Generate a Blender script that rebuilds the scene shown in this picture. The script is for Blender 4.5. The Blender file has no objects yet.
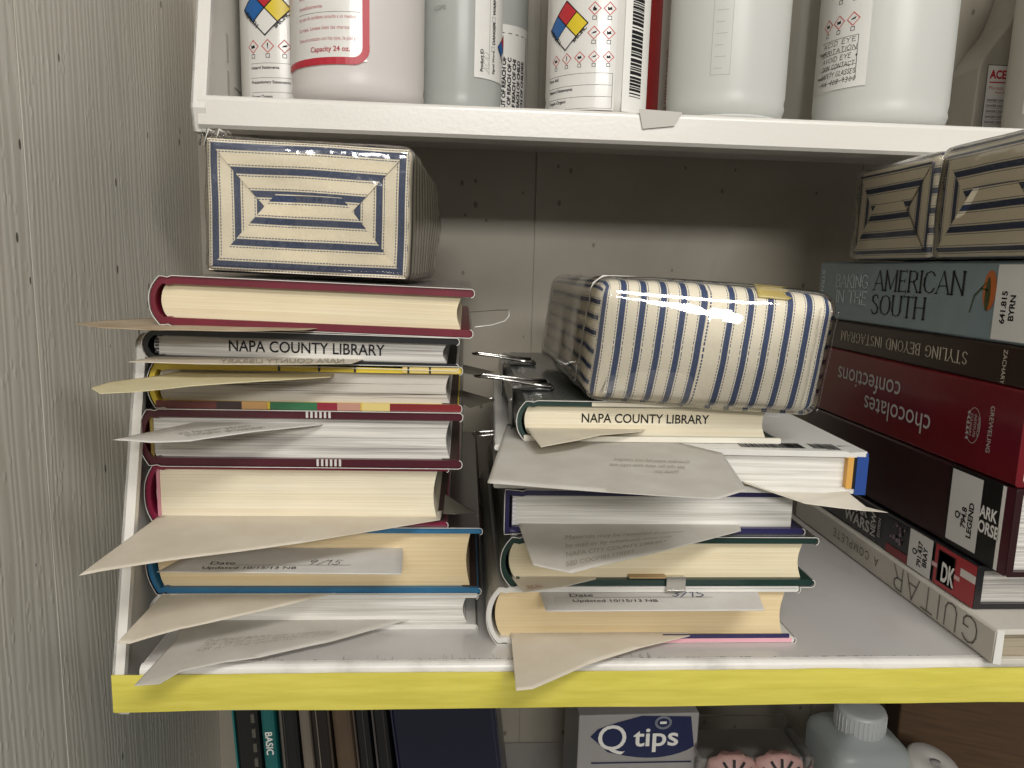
import bpy, bmesh, math, random
from math import sin, cos, pi, radians, sqrt, atan2
from mathutils import Vector, Matrix, Euler, noise as mnoise
random.seed(7)
SC = bpy.context.scene
COL = SC.collection

# ------------------------------------------------------------------ camera, world, lights, exposure
F, CX, CY = 745.0, 512.0, 384.0
M = Matrix([[0.9977, 0.0168, 0.0656], [-0.06219, -0.15614, 0.98578], [0.02681, -0.98759, -0.15473]])
CAM = Vector((0, 0, .19))
cd = bpy.data.cameras.new('camera'); cam = bpy.data.objects.new('camera', cd); COL.objects.link(cam)
cd.sensor_width = 36; cd.lens = F / 1024 * 36; cd.clip_start = .01
R3 = Matrix((M.col[0], -M.col[1], -M.col[2])).transposed()
cam.matrix_world = Matrix.Translation(CAM) @ R3.to_4x4()
SC.camera = cam

W = bpy.data.worlds.new('world'); SC.world = W; W.use_nodes = True
W.node_tree.nodes['Background'].inputs[0].default_value = (1.0, .96, .89, 1)
W.node_tree.nodes['Background'].inputs[1].default_value = .18

def area(name, loc, target, sx, sy, power, col=(1, .972, .925)):
    l = bpy.data.lights.new(name, 'AREA'); l.shape = 'RECTANGLE'; l.size = sx; l.size_y = sy
    l.energy = power; l.color = col
    o = bpy.data.objects.new(name, l); COL.objects.link(o); o.location = loc
    o.rotation_euler = (Vector(target) - Vector(loc)).to_track_quat('-Z', 'Y').to_euler()
    return o
area('ceiling_tube_light', (.42, -.85, 1.32), (.0, .4, .1), 1.1, .30, 19)
area('far_ceiling_tube_light', (.30, -2.8, 1.25), (.1, .4, .15), 1.6, .34, 50)
area('left_fill_light', (-1.15, -1.5, 1.15), (.1, .45, .12), .9, .30, 17)  # fill light added to brighten the parcels and spines of the right stack
SC.view_settings.view_transform = 'Standard'; SC.view_settings.look = 'None'
SC.view_settings.gamma = 1; SC.view_settings.use_curve_mapping = False
SC.view_settings.exposure = -.06

# ------------------------------------------------------------------ helpers
def at(px, py, Y=None, Z=None, X=None):
    d = M @ Vector(((px - CX) / F, (py - CY) / F, 1))
    t = (Y - CAM.y) / d.y if Y is not None else (Z - CAM.z) / d.z if Z is not None else (X - CAM.x) / d.x
    return CAM + d * t

def lin(h):
    h = h.lstrip('#'); r = []
    for i in (0, 2, 4):
        c = int(h[i:i+2], 16) / 255
        r.append(c / 12.92 if c <= .04045 else ((c + .055) / 1.055) ** 2.4)
    return (*r, 1)

class N:
    def __init__(s, name):
        s.m = bpy.data.materials.new(name); s.m.use_nodes = True; s.t = s.m.node_tree
        s.b = s.t.nodes['Principled BSDF']; s.out = s.t.nodes['Material Output']
    def n(s, typ, **kw):
        x = s.t.nodes.new(typ)
        for k, v in kw.items():
            if k.startswith('i_'): x.inputs[k[2:]].default_value = v
            elif k.startswith('i'): x.inputs[int(k[1:])].default_value = v
            else: setattr(x, k, v)
        return x
    def l(s, a, b): s.t.links.new(a, b)
    def coord(s, kind='Object', scale=(1, 1, 1), rot=(0, 0, 0)):
        c = s.n('ShaderNodeTexCoord'); mp = s.n('ShaderNodeMapping'); mp.inputs['Scale'].default_value = scale
        mp.inputs['Rotation'].default_value = rot
        s.l(c.outputs[kind], mp.inputs[0]); return mp.outputs[0]
    def noise(s, vec, scale=5, detail=3, rough=.5):
        x = s.n('ShaderNodeTexNoise'); x.inputs['Scale'].default_value = scale; x.inputs['Detail'].default_value = detail
        x.inputs['Roughness'].default_value = rough; s.l(vec, x.inputs['Vector']); return x.outputs['Fac']
    def ramp(s, fac, stops, interp='LINEAR'):
        r = s.n('ShaderNodeValToRGB'); r.color_ramp.interpolation = interp
        e = r.color_ramp.elements
        while len(e) < len(stops): e.new(.5)
        for k, (p, c) in enumerate(stops):
            e[k].position = p; e[k].color = lin(c) if isinstance(c, str) else (c, c, c, 1)
        s.l(fac, r.inputs[0]); return r.outputs[0]
    def mix(s, fac, a, b, mode='MIX'):
        x = s.n('ShaderNodeMix', data_type='RGBA', blend_type=mode)
        for sock, v in ((x.inputs[0], fac), (x.inputs[6], a), (x.inputs[7], b)):
            if isinstance(v, (int, float)): sock.default_value = v
            elif isinstance(v, str): sock.default_value = lin(v)
            else: s.l(v, sock)
        return x.outputs[2]
    def math(s, op, a, b=0.0):
        x = s.n('ShaderNodeMath', operation=op)
        for k, v in enumerate((a, b)):
            if isinstance(v, (int, float)): x.inputs[k].default_value = v
            else: s.l(v, x.inputs[k])
        return x.outputs[0]
    def bump(s, h, strength=.3, dist=.001):
        x = s.n('ShaderNodeBump'); x.inputs['Strength'].default_value = strength; x.inputs['Distance'].default_value = dist
        s.l(h, x.inputs['Height']); s.l(x.outputs[0], s.b.inputs['Normal']); return x.outputs[0]

_mc = {}
def flat(col, rough=.5, spec=.5, mottle=.0, coat=0, metal=0, bump=0):
    """plain paint / card / print with a little mottling of its own"""
    key = (col, rough, spec, mottle, coat, metal, bump)
    if key in _mc: return _mc[key]
    m = N('surface_' + col.strip('#'))
    m.b.inputs['Roughness'].default_value = rough; m.b.inputs['Specular IOR Level'].default_value = spec
    m.b.inputs['Coat Weight'].default_value = coat; m.b.inputs['Coat Roughness'].default_value = .12
    m.b.inputs['Metallic'].default_value = metal
    m.b.inputs['Base Color'].default_value = lin(col)
    if mottle or bump:
        v = m.coord(); f = m.noise(v, 60, 4)
        if mottle:
            r = m.ramp(f, [(.3, 1 - mottle), (.7, 1.0)]); m.l(m.mix(1.0, col, r, 'MULTIPLY'), m.b.inputs['Base Color'])
        if bump: m.bump(m.noise(v, 250, 3), bump, .0006)
    _mc[key] = m.m; return m.m

def pages_mat(name, base, dark, dens=900, contrast=1.0, blotch='#ffffff'):
    m = N(name)
    v = m.coord('Object', (6, 6, dens)); f = m.noise(v, 1, 5, .65)
    v2 = m.coord('Object', (2.5, 2.5, dens * .28)); f2 = m.noise(v2, 1, 2, .6)
    c = m.ramp(f, [(.34, dark), (.34 + .18 / max(contrast, .2), base)])
    line = m.ramp(f2, [(.24, .62), (.33, 1.0)])
    c = m.mix(min(.95, .6 * contrast), c, line, 'MULTIPLY')
    st = m.ramp(m.noise(m.coord('Object', (1, 1, 2)), 22, 3), [(.35, .90), (.7, 1.0)])
    c = m.mix(.8, c, st, 'MULTIPLY')
    m.l(c, m.b.inputs['Base Color']); m.b.inputs['Roughness'].default_value = .75; m.b.inputs['Specular IOR Level'].default_value = .2
    m.bump(f, .45, .0005); return m.m

def stripes_mat(name, cream, navy, dark, period=.0115):
    m = N(name)
    uv = m.n('ShaderNodeUVMap'); sp = m.n('ShaderNodeSeparateXYZ'); m.l(uv.outputs[0], sp.inputs[0])
    wob = m.math('MULTIPLY', m.math('SUBTRACT', m.noise(m.coord('UV', (1, 1, 1)), 22, 1), .5), .0007)
    v = m.math('ADD', sp.outputs[1], wob)
    fr = m.math('FRACT', m.math('DIVIDE', v, period))
    weave = m.noise(m.coord('UV', (900, 900, 1)), 1, 2)
    band = m.ramp(fr, [(0, 0.), (.325, 0.), (.345, 1.), (.625, 1.), (.645, 0.)], 'LINEAR')
    dl = m.ramp(fr, [(0, 0.), (.235, 1.), (.275, 0.), (.695, 1.), (.735, 0.)], 'CONSTANT')
    wl = m.ramp(fr, [(0, 0.), (.36, 1.), (.375, 0.), (.585, 1.), (.60, 0.)], 'CONSTANT')
    dash = m.math('GREATER_THAN', m.math('FRACT', m.math('DIVIDE', sp.outputs[0], .0016)), .30)
    base = m.mix(m.ramp(weave, [(.3, .0), (.7, 1.)]), cream, dark)
    base = m.mix(.25, cream, base)
    nav = m.mix(m.ramp(weave, [(.4, .0), (.8, .35)]), navy, '#5d6d88')
    c = m.mix(band, base, nav)
    c = m.mix(m.math('MULTIPLY', dl, dash), c, navy)
    m.l(c, m.b.inputs['Base Color']); m.b.inputs['Roughness'].default_value = .62
    m.bump(weave, .15, .0003); return m.m

def film_mat(name, tint=(1, 1, 1, 1), lo=.06, hi=.6, rough=.08, bump=.5, scale=40, haze=0.0):
    m = N(name); t = m.t; t.nodes.remove(m.b)
    tr = m.n('ShaderNodeBsdfTransparent'); tr.inputs[0].default_value = tint
    gl = m.n('ShaderNodeBsdfGlossy'); gl.inputs['Roughness'].default_value = rough; gl.inputs[0].default_value = (1, 1, 1, 1)
    lw = m.n('ShaderNodeFresnel'); lw.inputs[0].default_value = 1.45
    v = m.coord('Object'); nz = m.noise(v, scale, 3, .55)
    bp = m.n('ShaderNodeBump'); bp.inputs['Strength'].default_value = bump; bp.inputs['Distance'].default_value = .002
    m.l(nz, bp.inputs['Height']); m.l(bp.outputs[0], gl.inputs['Normal']); m.l(bp.outputs[0], lw.inputs['Normal'])
    mr = m.n('ShaderNodeMapRange'); mr.inputs[3].default_value = lo; mr.inputs[4].default_value = hi; m.l(lw.outputs[0], mr.inputs[0])
    mx = m.n('ShaderNodeMixShader'); m.l(mr.outputs[0], mx.inputs[0]); m.l(tr.outputs[0], mx.inputs[1]); m.l(gl.outputs[0], mx.inputs[2])
    last = mx
    if haze:
        df = m.n('ShaderNodeBsdfDiffuse'); df.inputs[0].default_value = (.75, .75, .72, 1)
        m2 = m.n('ShaderNodeMixShader'); m2.inputs[0].default_value = haze; m.l(mx.outputs[0], m2.inputs[1]); m.l(df.outputs[0], m2.inputs[2]); last = m2
    m.l(last.outputs[0], m.out.inputs[0]); return m.m

def paper_mat(name, col, col2, trans=.35):
    m = N(name)
    f = m.noise(m.coord('Object', (1, 1, 1)), 45, 4)
    c = m.ramp(f, [(.3, col2), (.7, col)]); m.l(c, m.b.inputs['Base Color']); m.b.inputs['Roughness'].default_value = .6
    m.bump(m.noise(m.coord(), 120, 3), .12, .001)
    tl = m.n('ShaderNodeBsdfTranslucent'); m.l(c, tl.inputs[0])
    mx = m.n('ShaderNodeMixShader'); mx.inputs[0].default_value = trans
    m.l(m.b.outputs[0], mx.inputs[1]); m.l(tl.outputs[0], mx.inputs[2]); m.l(mx.outputs[0], m.out.inputs[0]); return m.m

def plastic_mat(name, col, see=.3, rough=.32):
    """milky polyethylene: gloss skin over diffuse, translucent, partly see-through"""
    m = N(name); m.b.inputs['Base Color'].default_value = lin(col); m.b.inputs['Roughness'].default_value = rough
    m.bump(m.noise(m.coord('Object', (1, 1, .4)), 90, 3), .12, .001)
    tl = m.n('ShaderNodeBsdfTranslucent'); tl.inputs[0].default_value = lin(col)
    tr = m.n('ShaderNodeBsdfTransparent'); tr.inputs[0].default_value = (.93, .95, .94, 1)
    a = m.n('ShaderNodeMixShader'); a.inputs[0].default_value = .35; m.l(m.b.outputs[0], a.inputs[1]); m.l(tl.outputs[0], a.inputs[2])
    b = m.n('ShaderNodeMixShader'); b.inputs[0].default_value = see; m.l(a.outputs[0], b.inputs[1]); m.l(tr.outputs[0], b.inputs[2])
    m.l(b.outputs[0], m.out.inputs[0]); return m.m

# ---- mesh builder with several materials
class MB:
    def __init__(s): s.v = []; s.f = []; s.mi = []; s.uv = []; s.mats = []; s.sm = []
    def mid(s, m):
        if m not in s.mats: s.mats.append(m)
        return s.mats.index(m)
    def face(s, pts, m, uv=None, smooth=False):
        n = len(s.v); s.v += [tuple(p) for p in pts]; s.f.append(list(range(n, n + len(pts)))); s.mi.append(s.mid(m))
        s.uv.append(uv or [(p[0], p[2]) for p in pts]); s.sm.append(smooth)
    def raw(s, verts, faces, m, smooth=False, uvs=None):
        n = len(s.v); s.v += [tuple(p) for p in verts]; k = s.mid(m)
        for i, f in enumerate(faces):
            s.f.append([a + n for a in f]); s.mi.append(k); s.sm.append(smooth)
            s.uv.append(uvs[i] if uvs else [(verts[a][0], verts[a][2]) for a in f])
    def box(s, a, b, m):
        x0, y0, z0 = a; x1, y1, z1 = b
        v = [(x0,y0,z0),(x1,y0,z0),(x1,y1,z0),(x0,y1,z0),(x0,y0,z1),(x1,y0,z1),(x1,y1,z1),(x0,y1,z1)]
        s.raw(v, [(3,2,1,0),(4,5,6,7),(0,1,5,4),(1,2,6,5),(2,3,7,6),(3,0,4,7)], m)
    def extrude(s, poly, d0, d1, m, plane='XZ', smooth=False, rim=None):
        """closed polygon extruded along the third axis"""
        def P(a, b, d): return (a, d, b) if plane == 'XZ' else (d, a, b) if plane == 'YZ' else (a, b, d)
        n = len(poly); v = [P(a, b, d0) for a, b in poly] + [P(a, b, d1) for a, b in poly]
        s.raw(v, [(i, (i+1) % n, (i+1) % n + n, i + n) for i in range(n)], m, smooth)
        s.raw(v, [tuple(range(n-1, -1, -1)), tuple(range(n, 2*n))], rim or m)
    def lathe(s, prof, m, seg=48, sx=1, sy=1, c=(0, 0, 0), power=2):
        v = []; f = []
        for r, z in prof:
            for k in range(seg):
                a = 2*pi*k/seg; ca, sa = cos(a), sin(a)
                q = (abs(ca)**power + abs(sa)**power) ** (-1/power)
                v.append((c[0] + r*ca*q*sx, c[1] + r*sa*q*sy, c[2] + z))
        n = len(prof)
        for i in range(n-1):
            for k in range(seg):
                f.append((i*seg+k, i*seg+(k+1) % seg, (i+1)*seg+(k+1) % seg, (i+1)*seg+k))
        s.raw(v, f, m, True)
        s.raw([v[k] for k in range(seg)], [tuple(range(seg-1, -1, -1))], m)
        s.raw([v[(n-1)*seg+k] for k in range(seg)], [tuple(range(seg))], m)
    def tube(s, pts, r, m, seg=8, closed=False):
        pts = [Vector(p) for p in pts]; v = []; f = []; n = len(pts); up = Vector((.123, .4, .9)).normalized()
        for i, p in enumerate(pts):
            a = pts[(i-1) % n] if (i or closed) else p; b = pts[(i+1) % n] if (i < n-1 or closed) else p
            d = (b - a).normalized(); x = d.cross(up).normalized(); y = d.cross(x)
            for k in range(seg):
                t = 2*pi*k/seg; v.append(p + (x*cos(t) + y*sin(t))*r)
        for i in range(n if closed else n-1):
            j = (i+1) % n
            for k in range(seg): f.append((i*seg+k, i*seg+(k+1) % seg, j*seg+(k+1) % seg, j*seg+k))
        if not closed: f += [tuple(range(seg-1, -1, -1)), tuple(range((n-1)*seg, n*seg))]
        s.raw(v, f, m, True)
    def build(s, name, parent=None, bevel=0, weld=False, loc=None, rot=None):
        me = bpy.data.meshes.new(name); me.from_pydata(s.v, [], s.f)
        for m in s.mats: me.materials.append(m)
        ul = me.uv_layers.new(name='UVMap'); k = 0; flatuv = []
        for u in s.uv:
            for a in u: flatuv += [a[0], a[1]]
        ul.data.foreach_set('uv', flatuv)
        me.polygons.foreach_set('material_index', s.mi); me.polygons.foreach_set('use_smooth', s.sm)
        me.update()
        o = bpy.data.objects.new(name, me); COL.objects.link(o)
        if parent: o.parent = parent
        if loc: o.location = loc
        if rot: o.rotation_euler = rot
        if weld or bevel:
            bm = bmesh.new(); bm.from_mesh(me); bmesh.ops.remove_doubles(bm, verts=bm.verts, dist=1e-6)
            bmesh.ops.recalc_face_normals(bm, faces=bm.faces); bm.to_mesh(me); bm.free()
        if bevel:
            b = o.modifiers.new('bevel', 'BEVEL'); b.width = bevel; b.segments = 3; b.limit_method = 'ANGLE'; b.angle_limit = radians(40)
        return o

def tag(o, label=None, cat=None, group=None, kind=None):
    if label: o['label'] = label
    if cat: o['category'] = cat
    if group: o['group'] = group
    if kind: o['kind'] = kind
    return o
def thing(name, loc, label, cat, group=None, rot=(0, 0, 0)):
    o = bpy.data.objects.new(name, None); COL.objects.link(o); o.location = loc; o.rotation_euler = rot
    o.empty_display_size = .02
    return tag(o, label, cat, group)

# ---- stroke alphabet (capitals and digits) on a unit cell, height 1
SF = {'A': (.72, [[(0,0),(.36,1),(.72,0)], [(.14,.35),(.58,.35)]]), 'B': (.6, [[(.06,0),(.06,1),(.38,1),(.52,.88),(.52,.66),(.38,.53),(.06,.53)], [(.38,.53),(.57,.4),(.57,.14),(.4,0),(.06,0)]]),
 'C': (.68, [[(.64,.8),(.52,.95),(.36,1),(.14,.9),(.03,.65),(.03,.35),(.14,.1),(.36,0),(.52,.05),(.65,.22)]]),
 'D': (.7, [[(.06,0),(.06,1),(.34,1),(.56,.88),(.67,.62),(.67,.36),(.56,.12),(.34,0),(.06,0)]]),
 'E': (.55, [[(.52,1),(.06,1),(.06,0),(.54,0)], [(.06,.52),(.42,.52)]]), 'F': (.5, [[(.5,1),(.06,1),(.06,0)], [(.06,.52),(.4,.52)]]),
 'G': (.74, [[(.66,.82),(.52,.96),(.36,1),(.14,.9),(.03,.65),(.03,.35),(.14,.1),(.36,0),(.56,.06),(.66,.2),(.66,.44),(.42,.44)]]),
 'H': (.7, [[(.06,0),(.06,1)], [(.64,0),(.64,1)], [(.06,.52),(.64,.52)]]), 'I': (.16, [[(.08,0),(.08,1)]]),
 'J': (.4, [[(.34,1),(.34,.2),(.22,0),(.04,.08)]]), 'K': (.64, [[(.06,0),(.06,1)], [(.6,1),(.06,.42)], [(.24,.6),(.62,0)]]),
 'L': (.5, [[(.06,1),(.06,0),(.5,0)]]), 'M': (.86, [[(.06,0),(.06,1),(.43,.1),(.8,1),(.8,0)]]), 'N': (.72, [[(.06,0),(.06,1),(.66,0),(.66,1)]]),
 'O': (.74, [[(.37,1),(.14,.9),(.03,.65),(.03,.35),(.14,.1),(.37,0),(.6,.1),(.71,.35),(.71,.65),(.6,.9),(.37,1)]]),
 'P': (.56, [[(.06,0),(.06,1),(.38,1),(.53,.88),(.53,.62),(.38,.48),(.06,.48)]]), 'Q': (.76, [[(.37,1),(.14,.9),(.03,.65),(.03,.35),(.14,.1),(.37,0),(.6,.1),(.71,.35),(.71,.65),(.6,.9),(.37,1)], [(.45,.25),(.74,-.1)]]),
 'R': (.62, [[(.06,0),(.06,1),(.38,1),(.53,.88),(.53,.64),(.38,.5),(.06,.5)], [(.34,.5),(.62,0)]]),
 'S': (.54, [[(.47,.84),(.36,.97),(.2,1),(.07,.88),(.07,.7),(.2,.57),(.36,.48),(.49,.34),(.47,.12),(.32,0),(.14,.03),(.03,.18)]]),
 'T': (.62, [[(0,1),(.62,1)], [(.31,1),(.31,0)]]), 'U': (.68, [[(.06,1),(.06,.26),(.16,.05),(.34,0),(.52,.05),(.62,.26),(.62,1)]]),
 'V': (.66, [[(0,1),(.33,0),(.66,1)]]), 'W': (.95, [[(0,1),(.24,0),(.475,.85),(.71,0),(.95,1)]]), 'X': (.62, [[(0,0),(.62,1)], [(0,1),(.62,0)]]),
 'Y': (.64, [[(0,1),(.32,.48),(.64,1)], [(.32,.48),(.32,0)]]), 'Z': (.6, [[(.03,1),(.57,1),(.03,0),(.58,0)]]), '-': (.4, [[(.05,.45),(.35,.45)]]), '+': (.5, [[(.05,.45),(.45,.45)], [(.25,.2),(.25,.7)]]),
 '/': (.4, [[(0,-.05),(.4,1.05)]]), '(': (.25, [[(.22,1.05),(.06,.5),(.22,-.05)]]), ')': (.25, [[(.03,1.05),(.19,.5),(.03,-.05)]]), '.': (.14, [[(.05,0),(.09,.06)]]), ' ': (.34, []),
 '0': (.55, [[(.27,1),(.05,.7),(.05,.3),(.27,0),(.5,.3),(.5,.7),(.27,1)]]), '1': (.3, [[(.05,.8),(.2,1),(.2,0)]]), '3': (.5, [[(.05,.9),(.25,1),(.45,.8),(.25,.55),(.48,.3),(.25,0),(.04,.12)]]),
 '4': (.55, [[(.4,0),(.4,1),(.03,.3),(.52,.3)]]), '5': (.5, [[(.45,1),(.1,1),(.07,.58),(.3,.6),(.47,.3),(.3,0),(.04,.1)]]), '6': (.5, [[(.4,1),(.12,.6),(.05,.25),(.25,0),(.46,.25),(.28,.5),(.08,.35)]]),
 '7': (.5, [[(.03,1),(.48,1),(.18,0)]]), '8': (.5, [[(.25,.52),(.07,.75),(.25,1),(.43,.75),(.25,.52),(.04,.25),(.25,0),(.46,.25),(.25,.52)]]), '9': (.5, [[(.43,.65),(.25,.45),(.06,.72),(.25,1),(.45,.72),(.3,0)]]), '2': (.5, [[(.05,.8),(.25,1),(.45,.75),(.04,0),(.48,0)]])}

_txtcache = {}
def text_mesh(body, bold):
    if (body, bold) in _txtcache: return _txtcache[(body, bold)]
    cu = bpy.data.curves.new('t', 'FONT'); cu.body = body; cu.size = 1; cu.resolution_u = 4; cu.offset = bold
    o = bpy.data.objects.new('t', cu); COL.objects.link(o)
    dg = bpy.context.evaluated_depsgraph_get(); dg.update()
    me = bpy.data.meshes.new_from_object(o.evaluated_get(dg))
    v = [tuple(x.co) for x in me.vertices]; f = [tuple(p.vertices) for p in me.polygons]
    bpy.data.objects.remove(o); bpy.data.curves.remove(cu); bpy.data.meshes.remove(me)
    _txtcache[(body, bold)] = (v, f); return v, f

class Print:
    """ink and labels laid on a surface; fn(u, v, h) turns metres on the surface into a point"""
    def __init__(s, fn, mb=None, step=.0012): s.fn = fn; s.mb = mb or MB(); s.h = 0; s.step = step; s.lay = .00012
    def up(s): s.h += s.lay; return s
    def poly(s, pts, m):
        k = max(max(abs(a[0]-b[0]), abs(a[1]-b[1])) for a in pts for b in pts)
        if k < .004: s.mb.face([s.fn(u, v, s.h) for u, v in pts], m); return
        cu = sum(p[0] for p in pts)/len(pts); cv = sum(p[1] for p in pts)/len(pts); n = max(2, int(k/.003))
        for a, b in zip(pts, pts[1:]+pts[:1]):
            rows = []
            for i in range(n+1):
                t = i/n; rows.append([s.fn(cu+(a[0]*(1-w)+b[0]*w-cu)*t, cv+(a[1]*(1-w)+b[1]*w-cv)*t, s.h) for w in [j/n for j in range(n+1)]])
            V = [q for r in rows for q in r]; F_ = [(i*(n+1)+j, (i+1)*(n+1)+j, (i+1)*(n+1)+j+1, i*(n+1)+j+1) for i in range(n) for j in range(n)]
            s.mb.raw(V, F_, m)
    def rect(s, u0, v0, u1, v1, m, n=None):
        n = n or max(1, int(abs(u1-u0) / .002)); vv = []; ff = []
        for i in range(n+1):
            u = u0 + (u1-u0)*i/n; vv += [s.fn(u, v0, s.h), s.fn(u, v1, s.h)]
        for i in range(n): ff.append((2*i, 2*i+2, 2*i+3, 2*i+1))
        s.mb.raw(vv, ff, m)
    def line(s, pts, w, m):
        for a, b in zip(pts, pts[1:]):
            d = Vector((b[0]-a[0], b[1]-a[1])); L = d.length
            if L < 1e-7: continue
            d /= L; nx = Vector((-d.y, d.x)) * w/2; e = d * w * .35
            k = max(1, int(L / .005)); vv = []; ff = []
            for i in range(k+1):
                p = Vector(a) - e + (d*L + 2*e) * (i/k)
                vv += [s.fn(p.x-nx.x, p.y-nx.y, s.h), s.fn(p.x+nx.x, p.y+nx.y, s.h)]
            for i in range(k): ff.append((2*i, 2*i+2, 2*i+3, 2*i+1))
            s.mb.raw(vv, ff, m)
    def frame(s, u0, v0, u1, v1, w, m): s.line([(u0,v0),(u1,v0),(u1,v1),(u0,v1),(u0,v0)], w, m)
    def text(s, body, u, v, size, m, rot=0, sx=1, mirror=False, bold=0, align='l', shear=0):
        vv, ff = text_mesh(body, bold)
        if not vv: return
        xs = [p[0] for p in vv]; off = {'l': 0, 'c': (min(xs)+max(xs))/2, 'r': max(xs)}[align]
        r = radians(rot); out = []
        for p in vv:
            x = (p[0]-off)*size*sx + p[1]*size*shear; y = p[1]*size
            if mirror: x = -x
            out.append(s.fn(u + x*cos(r) - y*sin(r), v + x*sin(r) + y*cos(r), s.h))
        if mirror: ff = [tuple(reversed(f)) for f in ff]
        s.mb.raw(out, ff, m)
    def strokes(s, body, u, v, size, m, rot=0, sx=1, w=.1, thin=None, serif=0, gap=.14, jitter=0, shear=0, width=None):
        tot = sum(SF[c][0] + gap for c in body)
        if width: sx = width / (tot * size)
        r = radians(rot); x0 = 0
        def T(x, y): 
            X = x*size*sx + y*size*shear; Y = y*size
            return (u + X*cos(r) - Y*sin(r), v + X*sin(r) + Y*cos(r))
        for ch in body:
            wd, st = SF[ch]; jy = random.uniform(-jitter, jitter)
            for pl in st:
                pts = [(x0+p[0]+random.uniform(-jitter, jitter), p[1]+jy+random.uniform(-jitter, jitter)) for p in pl]
                for a, b in zip(pts, pts[1:]):
                    ww = w
                    if thin is not None:
                        vert = abs(b[1]-a[1]) / (abs(b[0]-a[0]) + abs(b[1]-a[1]) + 1e-6)
                        ww = thin + (w-thin)*max(0, vert-.3)/.7
                        if (b[1]-a[1])*(b[0]-a[0]) > 0 and vert < .98 and ch in 'AVMWYX': ww = thin
                    s.line([T(*a), T(*b)], ww*size, m)
                if serif and len(pl) > 1 and ch not in 'COGQS':
                    for e, q in ((pts[0], pts[1]), (pts[-1], pts[-2])):
                        if abs(q[1]-e[1]) > .6*abs(q[0]-e[0]) and (e[1] > .9 or e[1] < .1): s.line([T(e[0]-serif, e[1]), T(e[0]+serif, e[1])], (thin or w)*size, m)
                        elif abs(q[0]-e[0]) > .1: s.line([T(e[0], e[1]-serif), T(e[0], e[1]+serif)], (thin or w)*size, m)
            x0 += wd + gap

# ------------------------------------------------------------------ materials
INK = flat('#1b1a1c', .6, .2); INKB = flat('#26345e', .6, .2); INKG = flat('#8b8a86', .7, .1); PRED = flat('#b3202c', .45); PWHITE = flat('#e8e6e0', .5)
M_CREAM = pages_mat('cream_pages', '#ebe0c3', '#dccdaa', 1000, .5)
M_TAN = pages_mat('tan_pages', '#e9d6b0', '#dcc497', 1000, .5)
M_IVORY = pages_mat('ivory_pages', '#ebe4cf', '#dcd0b4', 1000, .55)
M_WHITE = pages_mat('white_pages', '#dcd9d2', '#8f8b88', 520, .8)
M_WHITE2 = pages_mat('bright_pages', '#eceae4', '#bdb9b0', 480, .7)
M_GLOSSP = pages_mat('colour_printed_pages', '#c9c3ba', '#5f574f', 560, 1.3)
M_STRIPE = stripes_mat('ticking_cloth', '#eae0c8', '#1a2b4e', '#c4b594', .0112)
M_STRIPE2 = stripes_mat('ticking_cloth_pale', '#ebe3cf', '#1f3560', '#cfc4a8', .0096)
M_FILM = film_mat('clear_plastic_wrap', (1, 1, 1, 1), .05, .9, .10, .55, 45, .01)
M_FILM2 = film_mat('taut_plastic_wrap', (1, 1, 1, 1), .08, .95, .04, .32, 34, .0)
M_MYLAR = film_mat('book_jacket_film', (.96, .96, .95, 1), .05, .7, .15, .2, 60, .05)
M_RIM = flat('#d9d6cf', .25, .8)
M_SLIP = paper_mat('beige_slip_paper', '#eae3d4', '#e0d6c4', .3)
M_SLIPG = paper_mat('grey_slip_paper', '#dddad3', '#cfcac0', .3)
M_SLIPW = paper_mat('white_slip_paper', '#e8e6e3', '#dcd9d4', .25)
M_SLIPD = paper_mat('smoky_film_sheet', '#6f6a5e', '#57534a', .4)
M_CHROME = flat('#c8c6c0', .18, .5, metal=1.0); M_BLACKM = flat('#141414', .25, .6, coat=.4)

# ------------------------------------------------------------------ setting: walls
WY, WX = .64, -.217
def grain_wall():
    m = N('painted_wood_grain_wall')
    wv = m.n('ShaderNodeTexWave', wave_type='BANDS', bands_direction='Y'); wv.inputs['Scale'].default_value = 58
    wv.inputs['Distortion'].default_value = 16; wv.inputs['Detail'].default_value = 2; wv.inputs['Detail Scale'].default_value = .6; wv.inputs['Detail Roughness'].default_value = .6
    m.l(m.coord('Object', (1, 1, .09)), wv.inputs[0])
    fine = m.noise(m.coord('Object', (1, 260, 14)), 1, 2)
    big = m.noise(m.coord('Object', (1, 4, 1.5)), 3, 3)
    c = m.ramp(wv.outputs['Fac'], [(.05, '#d0cbbf'), (.4, '#dad6cb'), (.8, '#ddd9cf')])
    c = m.mix(.5, c, m.ramp(fine, [(.3, .93), (.6, 1.)]), 'MULTIPLY')
    c = m.mix(.5, c, m.ramp(big, [(.3, .86), (.7, 1.)]), 'MULTIPLY')
    chips = m.n('ShaderNodeTexVoronoi'); chips.inputs['Scale'].default_value = 1; m.l(m.coord('Object', (0, 60, 24)), chips.inputs[0])
    ck = m.math('LESS_THAN', chips.outputs['Distance'], .065)
    c = m.mix(m.math('MULTIPLY', ck, .85), c, '#2d2a24')
    m.l(c, m.b.inputs['Base Color']); m.b.inputs['Roughness'].default_value = .38; m.b.inputs['Specular IOR Level'].default_value = .5
    dots = m.n('ShaderNodeTexVoronoi'); dots.inputs['Scale'].default_value = 1; m.l(m.coord('Object', (0, 170, 75)), dots.inputs[0])
    dk_ = m.ramp(dots.outputs['Distance'], [(.10, 1.), (.24, 0.)])
    h = m.math('ADD', m.math('MULTIPLY', wv.outputs['Fac'], .45), m.math('MULTIPLY', dk_, .9))
    h = m.math('ADD', h, m.math('MULTIPLY', fine, .4))
    m.bump(h, .24, .0012); return m.m
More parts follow.
